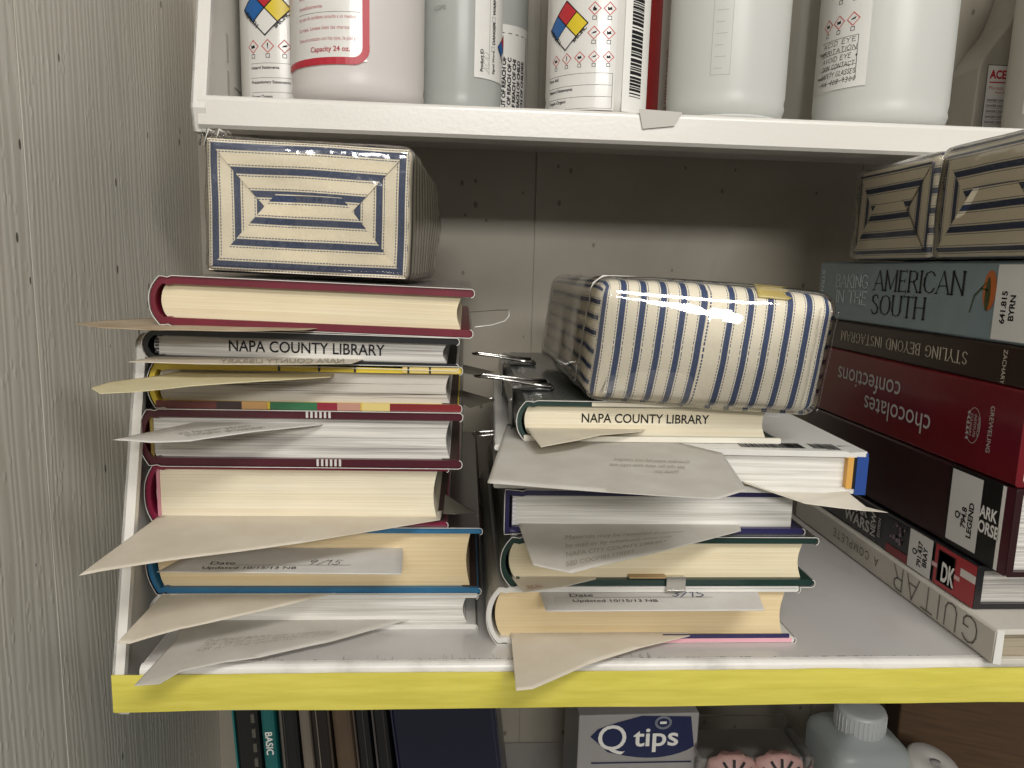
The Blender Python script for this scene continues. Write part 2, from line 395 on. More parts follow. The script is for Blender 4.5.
def back_wall():
    m = N('painted_beige_back_wall')
    f = m.noise(m.coord('Object', (1, 1, 1)), 9, 4)
    c = m.ramp(f, [(.3, '#958e80'), (.7, '#a8a193')])
    chips = m.n('ShaderNodeTexVoronoi'); chips.inputs['Scale'].default_value = 1; chips.inputs['Randomness'].default_value = 1
    m.l(m.coord('Object', (62, 1, 40)), chips.inputs[0])
    sp = m.math('ADD', chips.outputs['Distance'], m.math('MULTIPLY', m.noise(m.coord(), 160, 2), .12))
    sp = m.math('ADD', sp, m.math('MULTIPLY', m.noise(m.coord('Object', (1, 1, 1)), 14, 2), .10)); ck = m.math('LESS_THAN', sp, .20)
    c = m.mix(m.math('MULTIPLY', ck, .6), c, '#4c4438')
    m.l(c, m.b.inputs['Base Color']); m.b.inputs['Roughness'].default_value = .45
    m.bump(m.noise(m.coord('Object', (1, 1, .3)), 70, 4), .25, .002); return m.m
b = MB(); wm = grain_wall()
b.box((WX-.02, -.3, -.5), (WX, .3925, .8), wm); b.box((WX-.02, .394, -.5), (WX, WY, .8), wm)
b.box((WX-.02, .3925, -.5), (WX-.0012, .394, .8), wm)
tag(b.build('wall_left', bevel=0), kind='structure')
b = MB(); bm_ = back_wall(); cuts = [WX, .0585, .34, 1.0]
for x0, x1 in zip(cuts, cuts[1:]): b.box((x0, WY, -.5), (x1 - .0012, WY+.02, .8), bm_)
b.box((WX, WY+.0015, -.5), (1.0, WY+.021, .8), bm_)
tag(b.build('wall_back'), kind='structure')

# ------------------------------------------------------------------ metal shelves
def enamel(name, col, dirt='#8a8478', amt=.4, spk=.15):
    m = N(name); f = m.noise(m.coord(), 35, 5, .6)
    c = m.mix(m.ramp(f, [(.52, 0.), (.8, amt)]), col, dirt); m.l(c, m.b.inputs['Base Color'])
    m.b.inputs['Roughness'].default_value = .3; m.b.inputs['Coat Weight'].default_value = .3; m.b.inputs['Coat Roughness'].default_value = .15
    m.bump(m.noise(m.coord(), 420, 2), spk, .0008); return m.m
M_EN = enamel('white_enamel', '#dad7d0', amt=.06, spk=.10); M_EN2 = enamel('worn_white_enamel', '#dedbd6', '#7d766c', .45, .12)
M_SURF = enamel('shelf_top_enamel', '#bcb9b6', '#97928b', .3, .08)
def shelf(zt, yf, xl, name_label, lip=.0240, endh=.152, endx=None, end=True, fw=.0075, slant=.042, worn=False, tape=False, surf=M_SURF, main=M_EN):
    t = thing('metal_shelf', (0, WY, zt), name_label, 'shelf', 'shelves of the metal unit')
    L = lambda p: (p[0], p[1]-WY, p[2]-zt)
    b = MB(); x1 = .62
    # sheet board with rolled front lip, one profile in YZ
    r = .003; pr = [(WY-.002, zt-.003), (WY-.002, zt-.0005), (yf+.0042, zt-.0005), (yf+.0036, zt), (yf+r, zt)]
    pr += [(yf + r - r*sin(a), zt - r + r*cos(a)) for a in [pi/8*k for k in range(1, 5)]]
    pr += [(yf, zt-lip+.002), (yf+.002, zt-lip), (yf+.02, zt-lip), (yf+.02, zt-lip+.0015), (yf+.003, zt-lip+.0015), (yf+.003, zt-.005), (yf+.008, zt-.004), (yf+.012, zt-.003)]
    pr = [(y-WY, z-zt) for y, z in pr]
    b.extrude(pr, xl, x1, main, 'YZ')
    o = b.build('shelf_board', t, weld=True)
    b = MB(); b.box((xl+.001, yf+.0042-WY, -.0004), (x1-.001, -.0025, .0003), surf); b.build('top_surface', t)
    # end panel: thin sheet with a folded front flange
    ex = endx if endx is not None else xl
    b = MB()
    def yl(z): return yf - .001 + slant * max(0, z - (zt-.006)) / endh - (.0 if z > zt-.02 else 0)
    top = zt + endh; zb = zt - lip - .002
    out = [(yl(zb)+.004, zb), (yl(zt-.008), zt-.008), (yl(top-.010), top-.010)] + [(yl(top-.01)+.010*(1-cos(a)), top-.010+.010*sin(a)) for a in [pi/8*k for k in range(1, 5)]] + [(WY-.002, top), (WY-.002, zb)]
    out = [(y-WY, z-zt) for y, z in out]
    b.extrude(out, ex-.0012, ex, M_EN, 'YZ')
    fl = out[:7]; inner = [(y+.004, z) for y, z in reversed(fl)]
    b.extrude(fl+inner, ex-.0012, ex+fw, M_EN, 'YZ')
    if end: b.build('end_panel', t, weld=True)
    if tape:
        def T(px, py, yy): p = at(px, py, Y=yy); return p
        m = N('yellow_tape'); f = m.noise(m.coord('Object', (4, 1, 40)), 8, 4); c = m.ramp(f, [(.35, '#cabf50'), (.65, '#d6cb5c')])
        wr = m.noise(m.coord('Object', (60, 1, 8)), 1, 2); c = m.mix(m.ramp(wr, [(.66, 0.), (.8, .3)]), c, '#b8aa78')
        m.l(c, m.b.inputs['Base Color']); m.b.inputs['Roughness'].default_value = .38; m.bump(m.noise(m.coord('Object', (30, 1, 90)), 1, 3), .2, .001)
        n = 60; vv = []; ff = []; y = yf-.0006
        for i in range(n+1):
            x = -.1618 + (x1+.1632)*i/n
            zt_ = -.0036 + .0007*mnoise.noise(Vector((x*30, 0, 1))); zb_ = -.0226 + .0010*mnoise.noise(Vector((x*14, 3, 1)))
            yy = y - .0006 - .0003*mnoise.noise(Vector((x*40, 9, 2)))
            vv += [L((x, yy+.0004, zt_)), L((x, yy, (zt_+zb_)/2)), L((x, yy+.0006, zb_))]
        for i in range(n): ff += [(3*i, 3*i+1, 3*i+4, 3*i+3)[::-1], (3*i+1, 3*i+2, 3*i+5, 3*i+4)[::-1]]
        b = MB(); b.raw(vv, ff, m.m, False)
        b.raw([L((-.1618, yf-.001, -.0036)), L((-.1618, yf-.001, -.0226)), L((-.1618, yf+.016, -.0226)), L((-.1618, yf+.016, -.006))], [(0, 1, 2, 3)], m.m)
        o = b.build('shelf_edge_tape', t, weld=True); o['label'] = 'yellow tape along the front edge'
        sol = o.modifiers.new('thick', 'SOLIDIFY'); sol.thickness = .0004; sol.offset = 0
        b = MB(); random.seed(3)
        for i in range(90):
            x = -.10 + .34*random.random(); yb = yf+.0040
            b.raw([L((x, yb, .0006)), L((x+.0004+random.random()*.002, yb, .0006)), L((x+.001, yb+.0004, .0006))], [(0, 1, 2)], INK)
        for i in range(26):
            x = -.09 + .2*random.random(); l_ = .001+.004*random.random(); yb = yf+.0044
            b.raw([L((x, yb, .0005)), L((x+.00018, yb, .0005)), L((x+.0002, yb+l_, .0005)), L((x, yb+l_, .0005))], [(0, 1, 2, 3)], INKG)
        b.build('chipped_paint_line', t)
    return t
UZ = .2883
up = shelf(UZ, .482, -.163, 'white metal upper shelf holding the spray bottles', endx=-.1655, slant=.040, lip=.0195)
lo = shelf(0, .3350, -.1495, 'white metal shelf edged in yellow tape holding the books', endx=-.1608, slant=.043, fw=.0042, tape=True, main=M_EN2)
bt = shelf(-.252, .40, -.1495, 'white metal bottom shelf under the yellow-taped one', endx=-.1608, end=False)
# pressed slots on the inside of the upper end panel
b = MB(); g = flat('#a9a59c', .4)
for z0, z1 in ((.012, .030), (.036, .054)):
    b.box((-.1654, -.09, z0), (-.1650, -.086, z1), g)
for k in range(4): b.box((-.1654, -.075, .004+k*.006), (-.1651, -.045, .0046+k*.006), g)
b.build('pressed_slot', up)

# ------------------------------------------------------------------ books
def jlerp(a, b, t): return a + (b-a)*t
def book(name, label, x0, x1, yf, z0, z1, depth, cover, pages, spine='L', tilt=0, yaw=0, group=None, t=.0028, over=.0045, rounded=1.0,
         jacket=True, inner=None, sq=.003, head=None, bulge=.0035, jw=None, shade_lining=None, cat='book'):
    """hardback lying flat: root at the front foot-edge corner; X across, Y into the shelf, Z up"""
    w = x1-x0; h = z1-z0
    root = thing(name, (x0 if spine == 'L' else x1, yf, z0), label, cat, group, (0, tilt, yaw))
    sx = 1 if spine == 'L' else -1
    def X(p): return [(sx*a, c) for a, c in p]
    r = t/2; bl = bulge*rounded
    # outer half-profile around the spine
    sp = []
    for k in range(0, 11):
        a = -pi/2 + pi*k/10
        sp.append((bl*(1-cos(a))*1.0 + .0 if False else bl*(1-cos(a)), 0))
    outer = [(w, 0)]
    outer += [(.0105, 0), (.0085, .0008), (.0065, .0004)]
    for k in range(11):
        s_ = k/10; zz = s_*h; xx = .0035 - bl*sin(pi*s_)**.7*1.0 if rounded else .0
        if rounded: outer.append((xx + .0012*abs(cos(pi*s_))**6, .0004 + zz*(h-.0008)/h))
        else: outer.append((0, zz))
    outer += [(.0065, h-.0004), (.0085, h-.0008), (.0105, h), (w, h)]
    inn = [(w, h-t), (.0105, h-t), (.0085, h-t-.0006)]
    for k in range(10, -1, -1):
        s_ = k/10; zz = t + s_*(h-2*t); xx = .0035 - bl*sin(pi*s_)**.7 if rounded else 0
        inn.append((xx + .0022, zz))
    inn += [(.0085, t+.0006), (.0105, t), (w, t)]
    def cap(zc, sgn):  # rounded board end
        return [(w + r*cos(a)*.8, zc + r*sin(a)) for a in [sgn*(-pi/2 + pi*k/5) for k in range(1, 5)]]
    prof = outer + [(w + r*.8*sin(pi*k/5), h - r + r*cos(pi*k/5)) for k in range(1, 5)] + inn + [(w + r*.8*sin(pi*k/5), r + r*cos(pi*k/5)) for k in range(1, 5)]
    b = MB(); b.extrude(X(prof), 0, depth, cover); b.build('cover', root, weld=True)
    # page block
    z_a, z_b = t, h-t; pw = w-over
    pb = []
    for k in range(9):
        s_ = k/8; pb.append((.0068 - (bl*.8*sin(pi*s_)**.7 if rounded else 0) - (0 if rounded else .003), jlerp(z_a, z_b, s_)))
    for k in range(8, -1, -1):
        s_ = k/8; pb.append((pw - .0022*sin(pi*s_)*rounded, jlerp(z_a, z_b, s_)))
    b = MB(); b.extrude(X(pb), sq, depth-sq, pages); b.build('page_block', root, weld=True)
    if shade_lining:
        b = MB(); xs = sorted((sx*(w-over-.004), sx*(w-.0006))); b.box((xs[0], .0015, t), (xs[1], depth-.001, t+.0003), shade_lining); b.box((xs[0], .0015, h-t-.0003), (xs[1], depth-.001, h-t), shade_lining); b.build('endpaper', root)  # endpapers coloured dark to stand in for the deep shade between the boards
    if head:
        b = MB(); bx = .0068 - (bl*.6 if rounded else .003)
        n = max(3, int(h/.003))
        for k in range(n):
            za = jlerp(z_a+.001, z_b-.001, k/n); zb = jlerp(z_a+.001, z_b-.001, (k+.55)/n)
            b.box((min(sx*bx, sx*(bx+.0016)), sq-.001, za), (max(sx*bx, sx*(bx+.0016)), sq+.001, zb), head)
        b.build('headband', root)
    if inner:
        b = MB(); xs = sorted((sx*.0045, sx*.006)); b.box((xs[0], sq-.0008, t), (xs[1], depth-sq, h-t), inner); b.build('endpaper', root)
    if jacket:
        e = .0005; th = .00035
        def off(pts, d):
            res = []
            n = len(pts)
            for i, p in enumerate(pts):
                a = Vector(pts[max(0, i-1)]); c = Vector(pts[min(n-1, i+1)]); dd = (c-a)
                if dd.length < 1e-9: res.append(p); continue
                dd.normalize(); res.append((p[0] + dd.y*d*-1 * -1, p[1] + -dd.x*d*1)) if False else res.append((p[0] - dd.y*(-d), p[1] + dd.x*(-d)))
            return res
        # outline runs bottom -> spine -> top; outward is to the left of travel reversed
        path = [(w-.004, t+.0002), (w + r*.5, t+.0002)] + [(w + (r)*.8*sin(pi*k/5), r - r*cos(pi*k/5) * -1) for k in range(1, 5)][::1]
        path = [(w + r*.8*sin(pi*k/5), r + r*cos(pi*k/5)) for k in range(0, 5)] + outer + [(w + r*.8*sin(pi*k/5), h - r + r*cos(pi*k/5)) for k in range(1, 6)]
        A = off(path, -e*.3); Bp = off(path, -e*.3 - th)
        cx = Vector((w/2, h/2))
        b = MB(); n = len(path); y0, y1 = -.0012, depth+.0008
        A = [(a[0], a[1]) for a in A]
        V = [(sx*p[0], y0, p[1]) for p in A] + [(sx*p[0], y0, p[1]) for p in Bp] + [(sx*p[0], y1, p[1]) for p in A] + [(sx*p[0], y1, p[1]) for p in Bp]
        rim = [(i, i+1, n+i+1, n+i) for i in range(n-1)]
        wall = [(i+n, i+1+n, 3*n+i+1, 3*n+i) for i in range(n-1)]
        b.raw(V, rim, M_RIM if jacket is True else jacket); b.raw(V, wall, jw or M_MYLAR)
        b.build('jacket_film', root, weld=True)
    root['w'] = w
    return root

def X_at(px, py, Y): return at(px, py, Y=Y).x
GL = 'books stacked on the left'; GR = 'books stacked in the middle'; GG = 'books stacked at the right with spines showing'
maroon = flat('#6e1228', .42, .5, .25, coat=.3); maroon2 = flat('#4a0f20', .35, .5, .2, coat=.4); black = flat('#17181a', .35, .5, .1, coat=.4)
yellowc = flat('#e0c53e', .4, .5, .1, coat=.3); magenta = flat('#7a1136', .4, .5, .1, coat=.3); blue = flat('#2d6f98', .45, .5, .25, coat=.2)
whitec = flat('#dcdad4', .4, .5, .08, coat=.3); navy = flat('#241f52', .35, .5, .2, coat=.4); dgreen = flat('#14332c', .4, .5, .2, coat=.3); pinkc = flat('#e4aab5', .45, .5, .1)
zL = [0, .0205, .0205, .0555, .0600, .0892, .1130, .1335, .1540, .1772]
def zy(py, Y, px=310): return at(px, py, Y=Y).z
YL = .3700
z7 = zy(593.5, YL); z6 = zy(528, YL, 460); z5 = zy(466, YL); z4 = zy(410.5, YL); z3 = zy(364.5, YL); z2 = zy(332, YL); z1 = zy(285, YL)
D = .225
l7 = book('hardback_book', 'white covered book with white pages at the bottom of the left stack', X_at(152, 628, YL), X_at(475, 628, YL), YL, 0.0003, z7, D, whitec, M_WHITE2, group=GL, t=.0026, tilt=0)
l6 = book('hardback_book', 'light blue covered book with tan pages, second from the bottom of the left stack', X_at(147, 560, YL), X_at(479, 560, YL), YL, z7, z6, D, blue, M_TAN, group=GL, t=.003, shade_lining=flat('#3b2b25', .6), jw=flat('#2a1c1a', .35, coat=.4))
l5 = book('hardback_book', 'thick dark red novel with plain ivory pages, third from the bottom of the left stack', X_at(145, 492, YL), X_at(455, 492, YL)-.0045, YL+.001, z6+.0003, z5, D-.01, magenta, M_IVORY, group=GL, t=.0024, shade_lining=flat('#3b2b25', .6), inner=flat('#c98a96', .5))
l4 = book('hardback_book', 'dark maroon book with layered white pages, resting on the thick ivory-paged novel', X_at(141, 440, YL), X_at(459, 440, YL), YL-.002, z5+.0003, z4, D, maroon2, M_WHITE, group=GL, shade_lining=flat('#3b2b25', .6), t=.0038, inner=flat('#8f7a3c', .5), bulge=.003)
l3 = book('comic_book_hardback', 'book with yellow comic strip cover edge and colourful picture cover in the left stack', X_at(146, 390, YL), X_at(459, 390, YL), YL, z4+.0003, z3, D, yellowc, M_GLOSSP, group=GL, shade_lining=flat('#3b2b25', .6), jw=black, t=.0036, bulge=.002, rounded=1)
l2 = book('hardback_book', 'black covered book stamped across its white pages, directly under the top maroon book', X_at(143, 348, YL), X_at(456, 348, YL), YL, z3+.0003, z2, D, black, M_WHITE, group=GL, t=.003, tilt=.012, head=flat('#3b3b3b', .5))
l1 = book('hardback_book', 'maroon covered novel with cream pages on top of the left stack, under the striped parcel', X_at(150, 305, YL), X_at(470, 305, YL), YL, z2+.0022, z1+.0028, D, maroon, M_CREAM, group=GL, t=.0036, tilt=.021)
# colour strips printed on the comic book boards (front edges)
b = MB(); w3 = l3['w']; h3 = z3-z4-.0003
segs = [(.006, .044, '#6b3330'), (.044, .060, '#3b2a2a'), (.060, .076, '#c79a63'), (.078, .108, '#2f6b46'), (.108, .121, '#8a2233'), (.121, .136, '#b98a78'), (.137, .157-.002, '#d8c37c'), ]
sc = w3/.205 if w3 > .18 else w3/.157
for a, c, col in segs: 
    a *= w3/.20*1.0; c *= w3/.20*1.0
    b.box((a, -.0006, .0), (c, .0002, .0038), flat(col, .4, coat=.3))
b.box((.155*w3/.20, -.0006, .0), (w3+.0012, .0002, .0038), flat('#7c1f22', .35, coat=.4))
b.build('picture_cover_edge', l3)
b = MB()
for x in (.066, .086, .104, .131, .142): b.box((x*w3/.157-.0005, -.0005, h3-.0034), (x*w3/.157+.0005, .0002, h3-.0002), black)
b.box((.128*w3/.157, -.0004, h3-.0032), (w3, .0002, h3-.0003), flat('#dcc478', .5))
b.build('picture_cover_edge', l3)

# stamp on page edges
def stamp(root, body, xc, width, zc, sq, size=.0072):
    def fn(u, v, h): return (u, sq-.0002-h, v)
    p = Print(fn); vv, ff = text_mesh(body, .012); w = max(q[0] for q in vv)
    p.text(body, xc, zc, size, INK, sx=width/(w*size), bold=.012, align='c')
    # worn specks through the stamp ink
    p.up()
    for k in range(90):
        u = xc + width*(random.random()-.5); v = zc + size*.75*random.random(); s_ = .00018
        p.poly([(u, v), (u+s_, v), (u+s_, v+s_*1.2), (u, v+s_)], PWHITE)
    p.mb.build('library_stamp', root)
hh2 = z2-z3
stamp(l2, 'NAPA COUNTY LIBRARY', X_at(306, 346, YL)-X_at(143, 346, YL), .0765, hh2*.5-.0022, .003, .0078)
# small ribbed headband marks
for rt, px, zz, n in ((l4, 307, z4-z5-.0035, 6), (l4, 317, .0004, 6)):
    b = MB(); x = X_at(px, 415, YL)-X_at(141, 440, YL)
    for k in range(n): b.box((x+k*.0022, -.0008, zz), (x+k*.0022+.0011, .0, zz+.0034), flat('#c9c5c2', .4))
    b.build('ribbed_tape', rt)
for rt, px, zz, mm in ((l7, 350, .0004, flat('#c9c6b8', .3)),):
    b = MB(); x = X_at(px, 630, YL)-X_at(152, 630, YL); b.box((x, -.0016, zz-.0002), (x+.013, .004, zz+.003), mm); b.build('tape_patch', rt)

# --- middle stack
YR = .354
e6 = zy(586.5, YR, 650); e5 = zy(537, YR, 650); e4 = zy(493, YR, 650); e3 = e4 + .0215; 
r5 = book('hardback_book', 'thick novel with white wrapped spine and pink bottom edge, lowest in the middle stack', X_at(489, 612, YR), X_at(792, 612, YR)+.0015, YR, .0003, e6, .225, whitec, M_TAN, group=GR, t=.003, bulge=.0045)
r4 = book('hardback_book', 'dark green covered novel with cream pages, second from the bottom of the middle stack', X_at(502, 560, YR), X_at(813, 560, YR), YR, e6+.0003, e5, .225, dgreen, M_CREAM, group=GR, t=.0034, bulge=.004)
r3 = book('hardback_book', 'dark purple covered book with bright white pages in the middle of the middle stack', X_at(505, 512, YR+.004), X_at(803, 512, YR+.004), YR+.004, e5+.0003, e4, .225, navy, M_WHITE2, group=GR, t=.003, rounded=0, head=flat('#e6e3ea', .5))
# pink lower board edge of the bottom book
b = MB(); w5 = r5['w']; b.box((.016, -.0006, .0004), (w5-.0005, .0001, .0026), pinkc); b.box((.09, -.0005, .0026), (w5-.002, .0001, .0048), navy); b.build('board_edge', r5)['label'] = 'pink board edge with a navy line above'
# white back-cover book, spine to the right
zr2b = e4+.0006; zr2t = zr2b+.0222
YA = .352
xr = at(866, 466, Y=YA).x
r2 = book('hardback_book', 'wide white book with a barcode and a blue and orange spine edge', xr-.186, xr, YA, zr2b, zr2t, .245, whitec, M_WHITE2, spine='R', group=GR, t=.003, rounded=0, yaw=-.035, jacket=False)
b = MB(); b.box((-.0004, -.0004, .0008), (.0006, .245, zr2t-zr2b-.0008), flat('#22458c', .4, coat=.3)); b.box((-.0050, -.0008, .0), (.0007, .003, zr2t-zr2b-.0026), flat('#22458c', .4, coat=.3)); b.build('spine_cloth', r2)['label'] = 'blue spine cloth'
b = MB(); b.box((-.0096, -.0006, .003), (-.0066, .004, zr2t-zr2b-.003), flat('#cf9c4c', .5)); b.box((-.0066, -.0005, .003), (-.0050, .004, zr2t-zr2b-.003), black); b.build('endpaper', r2)['label'] = 'orange endpaper edge'
p = Print(lambda u, v, h: (u, v, zr2t-zr2b+.0001+h))
p.rect(-.075, .012, -.002, .1, flat('#e4e2dd', .3, coat=.4)); p.up(); random.seed(11)
xx = -.062
for k in range(46):
    wv = random.choice([.0006, .0009, .0014]); 
    if not (.0 < (xx+.030) < .004): p.rect(xx, .0025 + .002*(k < 28), xx+wv, .0150, INK, 1)
    xx += wv + random.choice([.0003, .0006, .0007])
    if xx > -.012: break
p.mb.build('barcode_print', r2)
# dark green clipped book under the bolster parcel
YB = .366
b0 = zr2t+.0004; b1 = b0+.0205
r1 = book('hardback_book', 'thin dark green book with stamped pages, gripped by binder clips under the striped parcel', at(516, 425, Y=YB).x, at(777, 425, Y=YB).x, YB, b0, b1, .215, dgreen, M_IVORY, group=GR, t=.0026, bulge=.003, yaw=-.0)
stamp(r1, 'NAPA COUNTY LIBRARY', at(647, 420, Y=YB).x-at(516, 420, Y=YB).x, .0665, .0105-.0012, .003, .0066)
b = MB(); b.box((.038, -.0006, .0182), (.128, .001, .0202), flat('#d9d2bf', .6)); b.box((.004, -.0016, .0003), (r1['w']+.002, .0003, .0030), flat('#e0dbcd', .5)); b.build('board_edge', r1)['label'] = 'off white paper strip along the boards'

# --- right stack, spines facing left
def spine_book(name, label, yn, yfar, z0, z1, cover, pages, depth=.17, xs=.2715, tilt=0, yaw=0, t=.0028, rounded=0, jacket=False):
    """root at the near foot of the spine; Y runs away from the viewer, X into the stack"""
    h = z1-z0; L = yfar-yn; r = thing(name, (xs, yn, z0), label, 'book', GG, (0, tilt, yaw))
    b = MB(); e = .0012
    pr = [(depth, 0), (e, 0), (0, e), (0, h-e), (e, h), (depth, h), (depth, h-t), (.004, h-t), (.004, t), (depth, t)]
    if rounded: pr = [(depth, 0), (.007, 0)] + [(.0035-.0045*sin(pi*k/8)**.6+.002, .0005+(h-.001)*k/8) for k in range(9)] + [(.007, h), (depth, h), (depth, h-t), (.006, h-t), (.006, t), (depth, t)]
    b.extrude(pr, 0, L, cover); b.build('cover', r, weld=True, bevel=.0003)
    b = MB(); b.extrude([(.0045, t), (.0045, h-t), (depth-.004, h-t), (depth-.004, t)], .003, L-.003, pages); b.build('page_block', r, weld=True)
    pr_ = Print(lambda u, v, hh: (-.0003-hh, L-u, v)); pr_.L = L; pr_.H = h
    return r, pr_
zG = [.0004, .0190, .0432, .0890, .1375, .1583, .2000]
silv = flat('#b9b6b0', .5); cream_t = flat('#cfc4b0', .5); stick = flat('#d8d6d1', .4, coat=.2)
g0, p = spine_book('guitar_book', 'white book with thin lettering on its spine at the foot of the right stack', .3300, .553, zG[0], zG[1], flat('#cbc6bb', .5, .4, .1), pages_mat('brown_pages', '#a59a85', '#6d6350', 500, 1.2), xs=.2655)
GT = flat('#6f6a64', .5)
p.strokes('GUITAR', p.L-.013, .0168, .0145, GT, rot=180, w=.06, sx=1.9, gap=.30) if False else p.strokes('GUITAR', p.L-.012, .0165, .0138, GT, rot=180, w=.07, width=.079, gap=.22)
p.strokes('A COMPLETE', p.L-.105, .0125, .0052, GT, rot=180, w=.13, sx=1.2, gap=.35)
p.mb.build('spine_lettering', g0)
b = MB(); b.raw([(.0, -.0008, .001), (.004, -.0012, .0005), (.0045, -.0004, .0182), (.0005, -.0006, .0186)], [(0, 1, 2, 3)], whitec); b.build('jacket_fold', g0)
g1, p = spine_book('film_guide_book', 'black and red spined book with white library sticker ending 437', .3515, .556, zG[1]+.0004, zG[2], flat('#17151a', .3, .5, .1, coat=.4), M_WHITE, xs=.2685)
red = flat('#a5161f', .3, coat=.5)
n_ = p.L
p.rect(n_-.034, .0004, n_-.0, .0234, red); p.up()
p.rect(n_-.082, .0002, n_-.050, .0055, flat('#7d1a24', .35, coat=.3)); 
p.rect(n_-.012, .0135, n_-.0, .0178, flat('#d8d2cb', .4)); p.rect(n_-.036, .0098, n_-.012, .0122, flat('#d8b0ae', .4)); p.up()
p.rect(n_-.031, .003, n_-.0165, .0210, INK); p.rect(n_-.0300, .0036, n_-.0175, .0204, flat('#c02a30', .4)); p.up()
p.strokes('DK', n_-.0285, .0105, .008, PWHITE, rot=0, w=.16) if False else p.text('DK', n_-.0272, .0046, .0150, PWHITE, rot=0, sx=.52, bold=.03)
# sticker wraps over the spine
p.h += .0001
p.rect(n_-.058, .0005, n_-.036, .0236, stick, 4); p.up()
for k, (tx, dx) in enumerate((('Q', .0), ('791.437', 0), ('BRAY', 0))):
    p.text(tx, n_-.0500+k*.0050, .0115, .0056, INK, rot=90, align='c', bold=.03, sx=.85)
p.strokes('WARS', n_-.142, .0085, .0095, silv, w=.22, sx=.85, rot=0, gap=.1) if False else p.text('WARS', n_-.122, .0215, .0105, silv, rot=180, sx=1.1, bold=.03, align='c') if False else None
def UP(px, py, xs, yfar, z0):
    q = at(px, py, X=xs); return (yfar-q.y, q.z-z0)
p.text('STAR', n_-.1175, .0135, .0095, silv, rot=0, sx=1.1, bold=.03, align='c')
p.text('WARS', n_-.1175, .0045, .0105, silv, rot=0, sx=1.1, bold=.03, align='c')
p.text('NEW', n_-.0945, .0120, .0080, silv, rot=90, sx=.85, bold=.02, align='c')
p.text('EDITION', n_-.0890, .0120, .0040, silv, rot=90, sx=.8, align='c')
random.seed(5)
for k in range(14):
    u = n_-.078+.014*random.random(); v = .008+.012*random.random(); s_ = .0012+.002*random.random()
    p.poly([(u, v), (u+s_, v+.0006), (u+s_*.7, v+s_), (u+.0003, v+s_*.8)], flat(random.choice(['#7b6a70', '#9a7d84', '#59464f']), .4))
p.mb.build('spine_lettering', g1)
b = MB(); b.raw([(.001, .001, zG[2]-zG[1]-.0012), (.03, -.004, zG[2]-zG[1]-.0030), (.075, -.002, zG[2]-zG[1]-.0012), (.08, .01, zG[2]-zG[1]-.0006), (.001, .012, zG[2]-zG[1]-.0004)], [(0, 1, 2, 3, 4)], black); 
o = b.build('torn_jacket_edge', g1); o.modifiers.new('t', 'SOLIDIFY').thickness = .0006
g2, p = spine_book('art_book', 'very dark maroon and black spined book with white library sticker reading legend', .3365, .560, zG[2]+.0003, zG[3], flat('#2a0b10', .3, .5, .1, coat=.35), M_WHITE, xs=.2718)
n_ = p.L; p.rect(n_-.049, .0003, n_-.006, .0454, flat('#0f1012', .3, coat=.3)); p.up(); p.rect(n_-.0085, .001, n_-.0060, .0450, PWHITE, 1); p.rect(n_-.006, .0005, n_, .0452, maroon2, 1)
p.text('DARK', n_-.0185, .0245, .0088, PWHITE, rot=0, sx=.72, bold=.03, align='c'); p.text('HORSE', n_-.0175, .0165, .0088, PWHITE, rot=0, sx=.72, bold=.03, align='c')
p.h += .0001; p.rect(n_-.0470, .0035, n_-.0225, .0435, stick); p.up()
for k, tx in enumerate(('Q', '794.8', 'LEGEND')): p.text(tx, n_-.0375+k*.0052, .0195, .0052, INK, rot=90, align='c', bold=.035)
p.strokes('HYRULE', n_-.16, .018, .010, flat('#4a1a1e', .4), w=.1, width=.06) if False else None
p.mb.build('spine_lettering', g2)
g3, p = spine_book('cookery_book', 'thick red book with upside-down chocolates lettering on its spine', .3385, .562, zG[3]+.0003, zG[4], flat('#6a0d18', .33, .5, .15, coat=.3), M_IVORY, xs=.2722)
n_ = p.L
_a = UP(932, 417, .2722, .562, zG[3]); _b = UP(860, 393, .2722, .562, zG[3]); p.text('chocolates', _a[0], _a[1], .0178, silv, rot=180, sx=(_a[0]-_b[0])/(4.6*.0178)*.98) 
_a = UP(902, 383, .2722, .562, zG[3]); _b = UP(834, 366, .2722, .562, zG[3]); p.text('confections', _a[0], _a[1], .0178, silv, rot=180, sx=(_a[0]-_b[0])/(4.95*.0178)*.98)
u, v = UP(1000, 412, .2722, .562, zG[3])
p.text('GREWELING', n_-.0230, .0370, .0042, silv, rot=-90, sx=1.05)
cu_, cv_ = n_-.0345, .024
for rr in (.0066,):
    p.line([(cu_+rr*cos(a)*.8, cv_+rr*1.45*sin(a)) for a in [2*pi*k/24 for k in range(25)]], .0003, silv)
for k, tx in enumerate(('CULINARY', 'INSTITUTE', 'AMERICA')): p.text(tx, cu_-.0028+k*.0030, cv_, .0026, silv, rot=-90, align='c')
for k in range(6): p.poly([(cu_-.0042, cv_+.0075-k*.0028), (cu_-.0028, cv_+.0060-k*.0028), (cu_-.0056, cv_+.0058-k*.0028)], silv)
p.mb.build('spine_lettering', g3)
g4, p = spine_book('styling_book', 'slim brown book with upside-down serif lettering on its spine', .325, .5565, zG[4]+.0003, zG[5], flat('#2d1d15', .35, .5, .1, coat=.3), M_WHITE, xs=.2722)
n_ = p.L
u, v = UP(968, 354, .2722, .5565, zG[4])
p.strokes('STYLING BEYOND INSTAGRAM', u, v+.0006, .0066, cream_t, rot=180, w=.15, thin=.06, serif=.08, width=.138, gap=.2)
p.text('ZACHARY', n_-.0325, .0180, .0040, cream_t, rot=-90, sx=.95)
p.rect(.001, .0008, .016, .0195, flat('#a49f96', .4)); p.mb.build('spine_lettering', g4)
